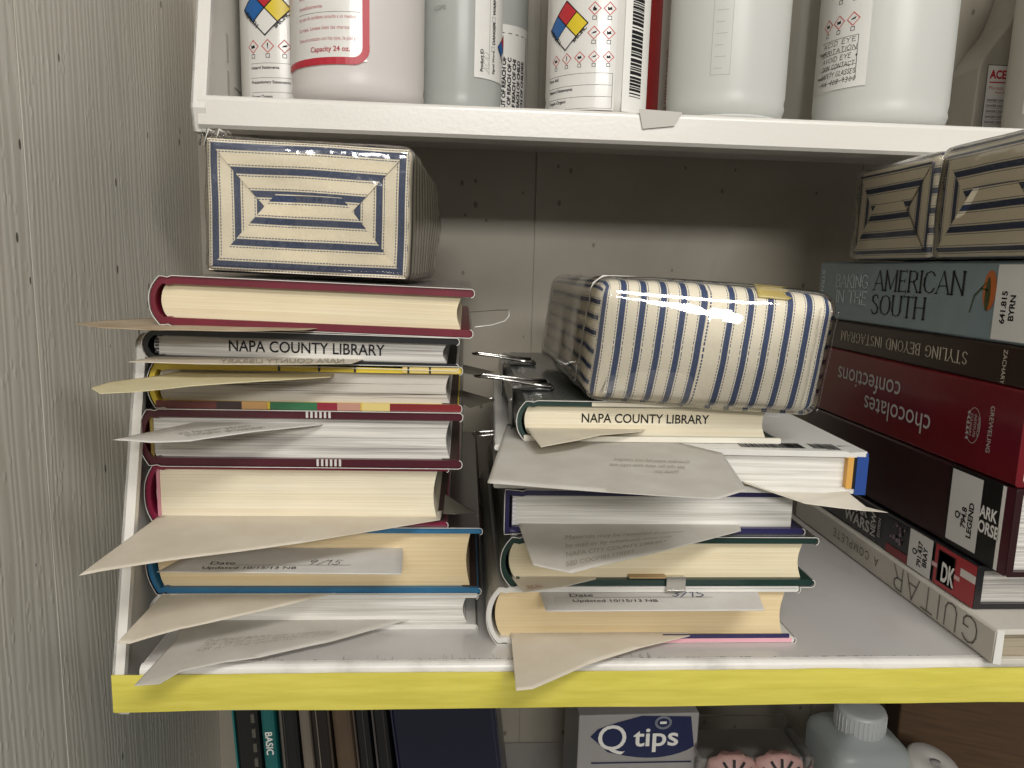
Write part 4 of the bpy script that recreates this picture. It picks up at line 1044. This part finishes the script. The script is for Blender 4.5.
def nfpa(p, u, v, s_):
    bl, rd, ye, wh = flat('#1c5c9c', .4), flat('#b5252e', .4), flat('#d9c02c', .4), flat('#dcdad5', .4)
    p.up(); h = s_/2
    p.poly([(u, v), (u+h, v+h), (u, v+s_), (u-h, v+h)], rd); p.poly([(u, v), (u-h, v+h), (u-s_, v), (u-h, v-h)], bl)
    p.poly([(u, v), (u+h, v-h), (u+s_, v), (u+h, v+h)], ye); p.poly([(u, v), (u-h, v-h), (u, v-s_), (u+h, v-h)], wh); p.up()
    for a, b_ in (((u, v+s_), (u+s_, v)), ((u+s_, v), (u, v-s_)), ((u, v-s_), (u-s_, v)), ((u-s_, v), (u, v+s_)), ((u-h, v+h), (u+h, v-h)), ((u-h, v-h), (u+h, v+h))): p.line([a, b_], s_*.045, INK)
    p.text('HEALTH', u-h*1.35, v-h*.85, s_*.24, INK, rot=-45, bold=.03, align='c'); p.text('SPECIFIC', u+h*1.4, v-h*.95, s_*.2, INK, rot=45, bold=.03, align='c')
def hazard_label(p, u0, u1, v0=.003, v1=.10, lines=3, txt=True):
    p.rect(u0, v0, u1, v1, LBL); p.up(); w = u1-u0
    for k in range(lines+1): p.line([(u0+w*.05, v0+.002+k*.0095), (u1-w*.03, v0+.002+k*.0095)], .00022, INK)
    for k, tx in enumerate(('Target Organs', 'Precautionary Statements', 'Hazard Statements')[:lines]): p.text(tx, u0+w*.055, v0+.0088+k*.0095-.0012+.0002, .0027, INK, bold=.02)
    p.line([(u1-w*.03, v0+.002), (u1-w*.03, v0+.002+lines*.0095)], .00022, INK)
# B1 white label bottle behind the red spray bottle
t = bottle('spray_bottle', 'bottle with black on white hazard label, standing behind the red labelled one at the left', 262, 60, .578, .0315, M_WB)
t.location.x = -.131
p = Print(wrapfn(.0315, a0=-pi/2+.15)); hazard_label(p, -.026, .020, .004, .10)
for k, kd in enumerate('s!co'): ghs(p, -.0215+k*.0112, .0455, .0042, kd)
nfpa(p, -.012, .070, .0175); p.mb.build('hazard_label', t)
# B2
t = bottle('spray_bottle', 'milky spray bottle with red bordered label, front left of the upper shelf', 359, 60, .527, .0430, M_HDP, h=.215, flare=.0)
p = Print(wrapfn(.0430, a0=-pi/2-.22)); ry = flat('#b22838', .4); rt = flat('#b25a60', .5)
p.rect(-.050, .0165+.006, .020, .1, LBL); p.up()
def rrect(x0, y0, x1, y1, r_, w_): 
    return [(x0, y1), (x0, y0), (x1-r_, y0)] + [(x1-r_+r_*sin(a), y0+r_-r_*cos(a)) for a in [pi/2*k/6 for k in range(1, 7)]] + [(x1, y1)]
pp = rrect(-.048, .0225, .0195, .1, .008, 0); p.line([(a, b_) for a, b_ in pp], .0042, ry)
p.text('Capacity 24 oz.', -.016, .0280, .0042, flat('#a8323e', .4), bold=.02, align='l')
for k in range(9):
    tx = ('Evite el contacto con los ojos, la piel y', 'la ropa. Lavese bien las manos', 'en caso de accidente consulte a un medico', 'inmediatamente', 'equipment suitable with chemical solutions', 'that may cause burns to skin or when', 'for protective clothing, gloves, and eye', 'protection when appropriate.', 'Use caution; wear gloves')[k]
    p.text(tx, -.026, .0345+k*.0062, .0031, rt, sx=min(.95, .0395/(.0031*max(q[0] for q in text_mesh(tx, 0)[0]))))
p.line([(-.026, .0505), (.016, .0505)], .0002, INK); p.mb.build('red_bordered_label', t)
# B3 
t = bottle('spray_bottle', 'grey translucent bottle with sideways hazard label, right of the red labelled one', 462, 60, .556, .0290, M_HDG, h=.21)
t.location.x = at(502, 60, Y=.556).x - .0290
p = Print(wrapfn(.029, a0=-pi/2+.42)); p.rect(-.003, .027, .026, .11, LBL); p.up()
p.text('Product ID', .0035, .031, .0032, INK, rot=90, bold=.03); p.line([(.0085, .03), (.0085, .08)], .0002, INK); p.text('Signal Word', .0135, .031, .0030, INK, rot=90, bold=.02)
p.frame(.0105, .0455, .0135, .0485, .0002, INK); p.text('DANGER', .0138, .050, .0036, INK, rot=90, bold=.04); p.frame(.0105, .0645, .0135, .0675, .0002, INK); p.text('WARNING', .0138, .069, .0036, INK, rot=90, bold=.04)
p.strokes('ACID', .0082, .031, .0045, INKG, rot=90, w=.06, jitter=.05, shear=.3); nfpa(p, .0275, .050, .0105); p.mb.build('hazard_label', t)
p = Print(wrapfn(.029, a0=-pi/2-.5)); p.line([(.006*cos(a), .082+.006*sin(a)) for a in [2*pi*k/20 for k in range(21)]], .0003, INKG); p.text('LDPE', 0, .069, .004, INKG, align='c'); p.mb.build('moulded_mark', t)
# B4
t = bottle('sample_bottle', 'narrow bottle with dense black printed label, half hidden behind the sideways labelled one', 505, 60, .608, .0250, M_HDG, h=.19)
t.location.x = at(527, 60, Y=.608).x - .0250
p = Print(wrapfn(.025, a0=-pi/2+.35)); p.rect(-.012, .003, .022, .078, LBL); p.up(); p.frame(-.010, .006, .019, .072, .0006, INK)
for k in range(6):
    p.text('KEEP OUT OF REACH OF CHILDREN'[k*2:k*2+18], -.0055+k*.0042, .009, .0040, INK, rot=90, bold=.05, sx=1.15)
p.mb.build('printed_label', t)
# B5
t = bottle('spray_bottle', 'white bottle with coloured hazard diamond and barcode, centre of the upper shelf', 597, 60, .533, .0345, M_WB, h=.21)
p = Print(wrapfn(.0345, a0=-pi/2-.34)); p.rect(-.031, .003, .0180, .11, LBL); p.up()
for k in range(4): p.line([(-.0305, .004+k*.0072), (.0165, .004+k*.0072)], .00022, INK)
p.line([(.0165, .004), (.0165, .0256)], .00022, INK)
for k, tx in enumerate(('Target Organs', 'Hazard Statements', 'First Aid')): p.text(tx, -.0300, .0082+k*.0072, .0027, INK, bold=.02)
for k, kd in enumerate('s!oco'): ghs(p, -.0235+k*.0092, .0355, .0034, kd)
for u_, v_, kd in ((.0035, .0500, 'c'), (.0130, .0500, 'o'), (.0035, .0645, 'f'), (.0130, .0645, 'o'), (-.006, .079, 'c')): ghs(p, u_, v_, .0038, kd)
nfpa(p, -.0155, .0560, .0150); p.text('WARNING', -.026, .0740, .0030, INK, rot=8, bold=.04); p.text('DANGER', -.010, .0765, .0030, INK, rot=8, bold=.04)
p.h = 0; p.rect(.0235, .003, .052, .11, PWHITE); p.up(); random.seed(2); v = .013
while v < .105:
    hh = random.choice([.0005, .0009, .0016, .0022]); p.rect(.0290, v, .0400, v+hh, INK, 3); v += hh + random.choice([.0004, .0006, .0011, .003 if random.random() < .2 else .0005])
p.mb.build('hazard_label', t)
# B6
t = bottle('detergent_bottle', 'red sided bottle with pink print squeezed between the barcode bottle and a clear one', 664, 60, .597, .0270, flat('#bdb5ac', .4), h=.2)
t.location.x = at(664, 60, Y=.597).x
p = Print(wrapfn(.027, a0=-pi/2-.2)); p.rect(-.021, .01, -.004, .11, flat('#9a2a28', .4)); p.up()
p.text('FLAMMABLE LIQUID', .0035, .018, .0045, flat('#9d4a44', .4), rot=90, sx=1.1); 
for k in range(6): p.poly([(.009, .016+k*.014), (.012, .018+k*.014), (.0115, .020+k*.014), (.009, .0195+k*.014)], flat('#a35a55', .4))
p.mb.build('red_print', t)
# B7
t = bottle('squeeze_bottle', 'plain unlabelled milky bottle with moulded scale, right of centre on the upper shelf', 727, 60, .527, .0395, M_HD, h=.21)
p = Print(wrapfn(.0395, .0003, a0=-pi/2-.42)); mk = flat('#b5b8b5', .3)
p.frame(-.006, .026, .006, .11, .0003, mk)
for k in range(12): p.line([(-.004, .03+k*.007), (.001 + .002*(k % 2), .03+k*.007)], .0003, mk)
p.mb.build('moulded_scale', t)
b = MB(); b.lathe([(.0380, .0), (.0389, .0008), (.0389, .0016), (.0380, .0022)], M_HD, 64); b.build('base_ring', t)
# Bx
t = bottle('squeeze_bottle', 'plain warm grey bottle showing as a strip between two milky bottles', 800, 60, .604, .0265, plastic_mat('warm_grey_plastic', '#b5afa3', .15), h=.2)
# B8
t = bottle('spray_bottle', 'large milky bottle with hand-lettered hazard label at the right of the upper shelf', 883, 60, .536, .0440, M_HD, h=.22)
p = Print(wrapfn(.0440, a0=-pi/2-.42)); p.rect(-.060, .0265, -.0125, .11, LBL); p.up()
for k, (u, v, kd) in enumerate(((-.0445, .070, 's'), (-.0345, .0700, 'o'), (-.0240, .0700, 'c'), (-.0345, .089, 'c'), (-.0240, .089, 'f'))): ghs(p, u, v, .0042, kd)
for k in range(4): p.line([(-.05, .0595-k*.0092), (-.0195, .0595-k*.0092)], .00025, INK)
p.line([(-.0195, .0315), (-.0195, .0595)], .0003, INK)
for k, tx in enumerate(('ACID EYE', 'IRRITATION', 'AVOID EYE +', 'SKIN CONTACT', 'SAFETY GLASSES', '916-408-9300')): p.strokes(tx, -.0475, .0556-k*.00505, .0030, INK, w=.11, width=.027+.001*(k % 3), jitter=.05, shear=.15, gap=.2)
p.text('Target', -.053, .052, .0028, INK, bold=.02); p.text('Hazard', -.053, .036, .0028, INK, bold=.02)
p.h -= .0001; p.poly([(-.052, .098), (-.042, .086), (-.036, .10), (-.044, .11)], flat('#d2bf3a', .4)); p.mb.build('handwritten_label', t)
# B9 grey jug with ACE label: sloped-shoulder flat jug
xj = at(974, 100, Y=.600).x
t = thing('chemical_jug', (xj, .60, UZ+.0006), 'grey slope-shouldered jug with small red and white label at the far right', 'jug', None)
gj = flat('#a29c90', .42, .5, .08); b = MB()
b.extrude([(.001, 0), (.0, .004), (.001, .068), (.004, .075), (.012, .088), (.022, .101), (.025, .108), (.030, .125), (.036, .150), (.058, .150), (.066, .125), (.085, .105), (.095, .09), (.1, .07), (.1, .002), (.098, 0)], 0, .036, gj); b.build('jug_body', t, weld=True, bevel=.003)
b = MB(); b.lathe([(.012, .15), (.013, .151), (.013, .170), (.012, .172)], M_CAPW, 24, c=(.047, .018, 0)); b.build('cap', t)
p = Print(lambda u, v, h: (u, -.0008-h, v)); p.rect(.008, .001, .050, .070, LBL, 1); p.up(); p.frame(.008, .001, .050, .070, .0005, INK)
p.text('ACE', .0105, .060, .0088, PRED, bold=.04, sx=.8); p.rect(.0105, .0565, .024, .0575, PRED, 1); p.text('Muriatic', .0105, .0515, .0038, PRED); p.text('Acid 31.45%', .016, .0485, .0030, PRED)
for k in range(10): p.text('DANGER CAUSES BURNS KEEP OUT', .010, .0425-k*.0042, .0026, INK, sx=.8, bold=.02); p.line([(.010, .0415-k*.0042), (.03, .0415-k*.0042)], .0002, INK)
p.mb.build('red_and_white_label', t)
t = bottle('spray_bottle', 'bottle with ticked ruler-edged label cut by the right edge of the photo', 1003, 60, .535, .047, flat('#b8b3a9', .38), h=.2)
t.location.x = at(1010, 100, Y=.535).x + .047 + .006
p = Print(wrapfn(.047, a0=-pi)); p.rect(.006, .018, .05, .11, LBL); p.up(); p.line([(.008, .02), (.014, .022), (.014, .11)], .0006, INK); p.line([(.009, .02), (.009, .11)], .0003, INK)
for k in range(9): p.line([(.009, .028+k*.010), (.014, .031+k*.010)], .0004, INK)
p.mb.build('ruled_label', t)
# tape scraps on the shelf front
b = MB(); q = at(660, 124, Y=.4815)
tp = flat('#b9b5ad', .45, .4)
b.raw([(q.x-.014, .4812, q.z+.0085), (q.x+.014, .4812, q.z+.0075), (q.x+.009, .4810, q.z-.001), (q.x-.011, .4810, q.z-.0035)], [(0, 1, 2, 3)], tp)
o = b.build('tape_scrap'); o.modifiers.new('t', 'SOLIDIFY').thickness = .0003; tag(o, 'torn scrap of clear tape on the front edge of the upper shelf', 'tape')

# ------------------------------------------------------------------ things on the bottom shelf
ZB = -.252
def upright(name, label, pl_, pr_, yf, cover, h=.205, depth=.17, lean=.06, page=None, cat='book', group='books and folders standing on the bottom shelf', deco=None):
    """standing book whose spine faces the viewer; px given at y=745"""
    a = at(pl_, 745, Y=yf); b_ = at(pr_, 745, Y=yf); w = b_.x-a.x
    root = thing(name, (a.x - lean*(a.z-ZB), yf, ZB+.0008), label, cat, group, (0, 0, 0)); root.rotation_euler = (0, -lean, 0)
    root.location.x = a.x + lean*(a.z-ZB)
    b = MB(); 
    r_ = min(.003, w*.3)
    pr = [(0, r_), (r_*.3, r_*.3), (r_, 0), (w-r_, 0), (w-r_*.3, r_*.3), (w, r_), (w, depth), (w-.0012, depth), (w-.0012, .004), (.0012, .004), (.0012, depth), (0, depth)]
    b.extrude(pr, 0, h, cover, 'XY'); b.build('cover', root, weld=True)
    b = MB(); b.box((.0016, .005, .002), (w-.0016, depth-.003, h-.003), page or M_WHITE); b.build('page_block', root)
    root['w'] = w; root['h'] = h
    if deco: deco(root, w, h)
    return root
def holes(root, w, h):
    b = MB()
    for k in range(20): b.lathe([(.0018, 0), (.0018, .0012)], flat('#6d6a62', .3), 12, c=(0, 0, 0)) if False else b.box((w*.72, -.0018, h-.012-k*.0098), (w*.86, .001, h-.0065-k*.0098), flat('#6d6a62', .3, metal=.5))
    b.build('comb_binding', root)
    b = MB(); b.box((-.0008, .0, 0), (.0002, .12, h), flat('#1f6d6c', .4)); b.build('teal_board', root)
dk1 = flat('#101112', .35, .5, coat=.3); tealm = flat('#14605f', .38, .5, .1, coat=.3); brn = flat('#5a4a3a', .6, .3, .2); dk2 = flat('#1b1512', .4, .5, .1, coat=.2); greyc = flat('#6f665a', .6)
YU = .425
upright('comb_bound_book', 'black comb bound book with teal board, leftmost on the bottom shelf', 236, 261, YU, dk1, deco=holes, lean=.055)
def teal_txt(root, w, h):
    p = Print(lambda u, v, hh: (v, -.0003-hh, u)); p.text('BASIC CHEMISTRY', h-.042, w*.30, w*.62, PWHITE, bold=.02, rot=180) if False else None
    p = Print(lambda u, v, hh: (w*.28+v, -.0003-hh, h-.048-u)); p.text('BASIC', 0, 0, w*.66, PWHITE, bold=.02, sx=1.0); p.mb.build('spine_lettering', root)
upright('paperback_book', 'teal spined book with white capitals, second from the left on the bottom shelf', 262, 277, YU, tealm, deco=teal_txt, lean=.055)
def edges(cols):
    def f(root, w, h):
        b = MB()
        for x0, x1, c in cols: b.box((w*x0, -.0006, 0), (w*x1, .001, h-.001), flat(c, .5))
        b.build('board_edge', root)
    return f
upright('folder', 'black folder with a thin grey edge next to the teal spined book', 279, 300, YU, dk1, deco=edges([(.15, .25, '#5c5850'), (.32, .36, '#3a3733')]), lean=.06, cat='folder')
upright('folder', 'folder with rounded beige spine between two black ones', 301, 312, YU, greyc, lean=.075, cat='folder')
upright('folder', 'black folder with a wavy pale edge left of the brown book', 313, 333, YU, dk2, deco=edges([(.28, .32, '#7c7468'), (.86, .96, '#3d342b')]), lean=.08, cat='folder')
upright('cloth_bound_book', 'brown cloth bound book among black folders on the bottom shelf', 334, 354, YU, brn, lean=.09)
upright('folder', 'black folder with brown edged spine right of the brown book', 355, 372, YU, dk1, deco=edges([(.05, .15, '#4b4038'), (.6, .66, '#3a3834')]), lean=.095, cat='folder')
upright('folder', 'narrow black folder leaning against the navy binder', 373, 391, YU, dk1, deco=edges([(.1, .2, '#4a4644'), (.7, .78, '#2e2a28')]), lean=.10, cat='folder')
upright('ring_binder', 'wide dark navy binder leaning right on the bottom shelf', 393, 499, YU-.004, flat('#14152b', .35, .5, .1, coat=.3), lean=.125, h=.2, cat='binder', deco=edges([(.02, .03, '#2b2b40'), (.95, .96, '#2b2b40')]))
# cotton swab box
q0 = at(577, 762, Y=.50); q1 = at(697, 762, Y=.50); wq = q1.x-q0.x; hq = at(640, 716, Y=.50).z - ZB
t = thing('cotton_swab_box', (q0.x, .50, ZB+.0008), 'grey white box with navy panel lettered for cotton swabs, under the yellow tape', 'box', None, (0, 0, .02))
b = MB(); b.box((0, 0, 0), (wq, .06, hq), flat('#9d9a97', .4, .5, .05, coat=.2)); b.build('carton', t, bevel=.001)
p = Print(lambda u, v, h: (u, -.0004-h, v)); nv = flat('#16204a', .35, coat=.3)
cx_, cz_ = wq*.47, hq-.017; el = [(wq*.13+ (wq*.42)*(1-cos(a)), cz_ - .0165*sin(a)) for a in [pi*.5*k/10 for k in range(11)]]
shape = [(wq*.52, hq-.001), (wq*.93, hq-.0025), (wq*.97, cz_-.010)] + [(wq*.97 - wq*.84*k/14, cz_-.010 - .0085*sin(pi*(k/14)**.8)) for k in range(1, 13)] + [(wq*.10, cz_+.000), (wq*.16, cz_+.006), (wq*.32, hq-.006)]
p.poly(shape, nv); p.up()
p.text('Q', wq*.15, cz_-.0110, .0290, PWHITE, bold=.0); p.text('tips', wq*.46, cz_-.0085, .0215, PWHITE, sx=1.12, bold=.015)
p.line([(wq*.70+.0055*cos(a), cz_+.0100+.0045*sin(a)) for a in [2*pi*k/20 for k in range(21)]], .0018, flat('#8f949f', .4)); p.rect(wq*.70-.0025, cz_+.009, wq*.70+.0025, cz_+.011, PWHITE, 1)
p.line([(wq*.12, cz_-.0215), (wq*.95, cz_-.0225)], .0012, nv)
for k in range(3): p.text('cotton swabs 500 swabs', wq*.08, cz_-.029-k*.005, .0042, INKG)
p.mb.build('printed_panel', t)
# pink item pack
q0 = at(700, 765, Y=.49); q1 = at(808, 765, Y=.49); wp = q1.x-q0.x; hp = at(750, 755, Y=.49).z-ZB
t = thing('blister_pack', (q0.x, .485, ZB+.0008), 'clear pack of two pink fluted discs between the swab box and the capped bottle', 'pack', None)
b = MB(); b.box((0, .012, 0), (wp, .05, hp*.9), flat('#8b8782', .5)); b.build('backing_card', t, bevel=.002)
for k, cxp in enumerate((.30, .74)):
    b = MB(); c = (wp*cxp, .010, hp-.018); n = 40
    ring = [(c[0]+(.0195+.0012*cos(10*2*pi*i/n))*cos(2*pi*i/n), c[1], c[2]+(.0175+.0012*cos(10*2*pi*i/n))*sin(2*pi*i/n)) for i in range(n)]
    ring2 = [(x, y-.006, z) for x, y, z in ring]; ctr = (c[0], c[1]-.010, c[2])
    pk = flat('#cfa49c', .5); b.raw(ring+ring2+[ctr], [(i, (i+1) % n, n+(i+1) % n, n+i) for i in range(n)] + [(n+i, n+(i+1) % n, 2*n) for i in range(n)], pk, True)
    for j in range(5):
        a = pi*(.18+.16*j); b.tube([(c[0]+.008*cos(a), c[1]-.0092, c[2]+.008*sin(a)), (c[0]+.0165*cos(a), c[1]-.0075, c[2]+.0150*sin(a))], .0010, INK, 6)
    b.build('fluted_disc', t)
b = MB(); b.box((-.001, -.004, 0), (wp+.001, .052, hp+.003), M_FILM); b.build('clear_cover', t, bevel=.003)
# square bottle with round cap
q0 = at(816, 760, Y=.47); q1 = at(905, 760, Y=.47); rb = .0300; zs = at(860, 753, Y=.48).z; zc1 = at(860, 706, Y=.505).z
t = thing('square_bottle', (at(861, 745, Y=.495).x, .47+rb, ZB+.0008), 'squat grey translucent bottle with round ribbed cap on the bottom shelf', 'bottle', None)
b = MB(); hs = zs-ZB; pw = [(rb*.95, 0), (rb, .003), (rb, hs-.006), (rb*.96, hs-.001), (rb*.80, hs+.004), (rb*.5, hs+.008), (rb*.45, hs+.012)]
b.lathe(pw, plastic_mat('grey_clear_plastic', '#c4cbcb', .2), 64, power=6); b.build('bottle_body', t, weld=True)
b = MB(); rc = rb*.60; zc_a = zc1-ZB-.024; zc_b = zc1-ZB+.002; seg = 96; pr = [(rc*.98, zc_a), (rc, zc_a+.001), (rc, zc_b-.003), (rc*.96, zc_b-.0008), (rc*.88, zc_b), (rc*.3, zc_b-.0003), (rc*.05, zc_b-.0003)]
b.lathe(pr, flat('#b4b8b8', .35, .5), 48)
for k in range(36):
    a = 2*pi*k/36; b.tube([(rc*cos(a), rc*sin(a), zc_a+.002), (rc*cos(a), rc*sin(a), zc_b-.003)], .0004, flat('#b4b8b8', .35, .5), 5)
b.build('round_cap', t)
# small white cap at right
q = at(929, 760, Y=.475); t = thing('small_jar', (q.x, .475, ZB+.0008), 'small jar with slanted white lid at the bottom edge right of the capped bottle', 'jar', None)
hj = q.z-ZB+.002; b = MB(); b.lathe([(.013, 0), (.0145, .002), (.0145, hj-.016), (.013, hj-.014)], plastic_mat('jar_plastic', '#9a9d9c', .2), 40); b.build('jar_body', t, weld=True)
b = MB(); b.lathe([(.0180, 0), (.0188, .001), (.0188, .012), (.0172, .0138), (.004, .0142), (.003, .0132), (.001, .0132)], flat('#c6c3bd', .35), 48); o = b.build('lid', t); o.location = (0, 0, hj-.0155); o.rotation_euler = (radians(14), radians(10), 0)
b = MB(); b.lathe([(.0008, .0135), (.0022, .0145), (.0022, .0150), (.0006, .0150)], INKG, 16, sx=1.8); o2 = b.build('lid_hole', o)
# brown cardboard box
t = thing('cardboard_box', (at(886, 760, Y=.53).x, .52, ZB+.0008), 'dark brown cardboard box at the lower right corner behind the small jar', 'box', None, (0, 0, -.42))
m = N('corrugated_card'); f = m.noise(m.coord('Object', (2, 2, 30)), 12, 4); m.l(m.ramp(f, [(.3, '#46321f'), (.7, '#57402a')]), m.b.inputs['Base Color']); m.b.inputs['Roughness'].default_value = .8; CARD = m.m
b = MB(); b.box((0, 0, 0), (.20, .07, .205), CARD); b.build('carton', t, bevel=.002)
b = MB(); b.extrude([(.0, .0), (.008, .0), (.125, .118), (.117, .124)], -.0012, -.0002, dk2, 'XZ') if False else b.raw([(.070, -.001, .204), (.076, -.001, .204), (.118, -.001, .152), (.118, -.001, .146)], [(0, 1, 2, 3)], dk2)
b.raw([(.118, -.0012, .151), (.1205, -.0012, .151), (.1195, -.0012, .02), (.117, -.0012, .02)], [(0, 1, 2, 3)], dk2); o = b.build('box_flap_edge', t); o.modifiers.new('t', 'SOLIDIFY').thickness = .0008
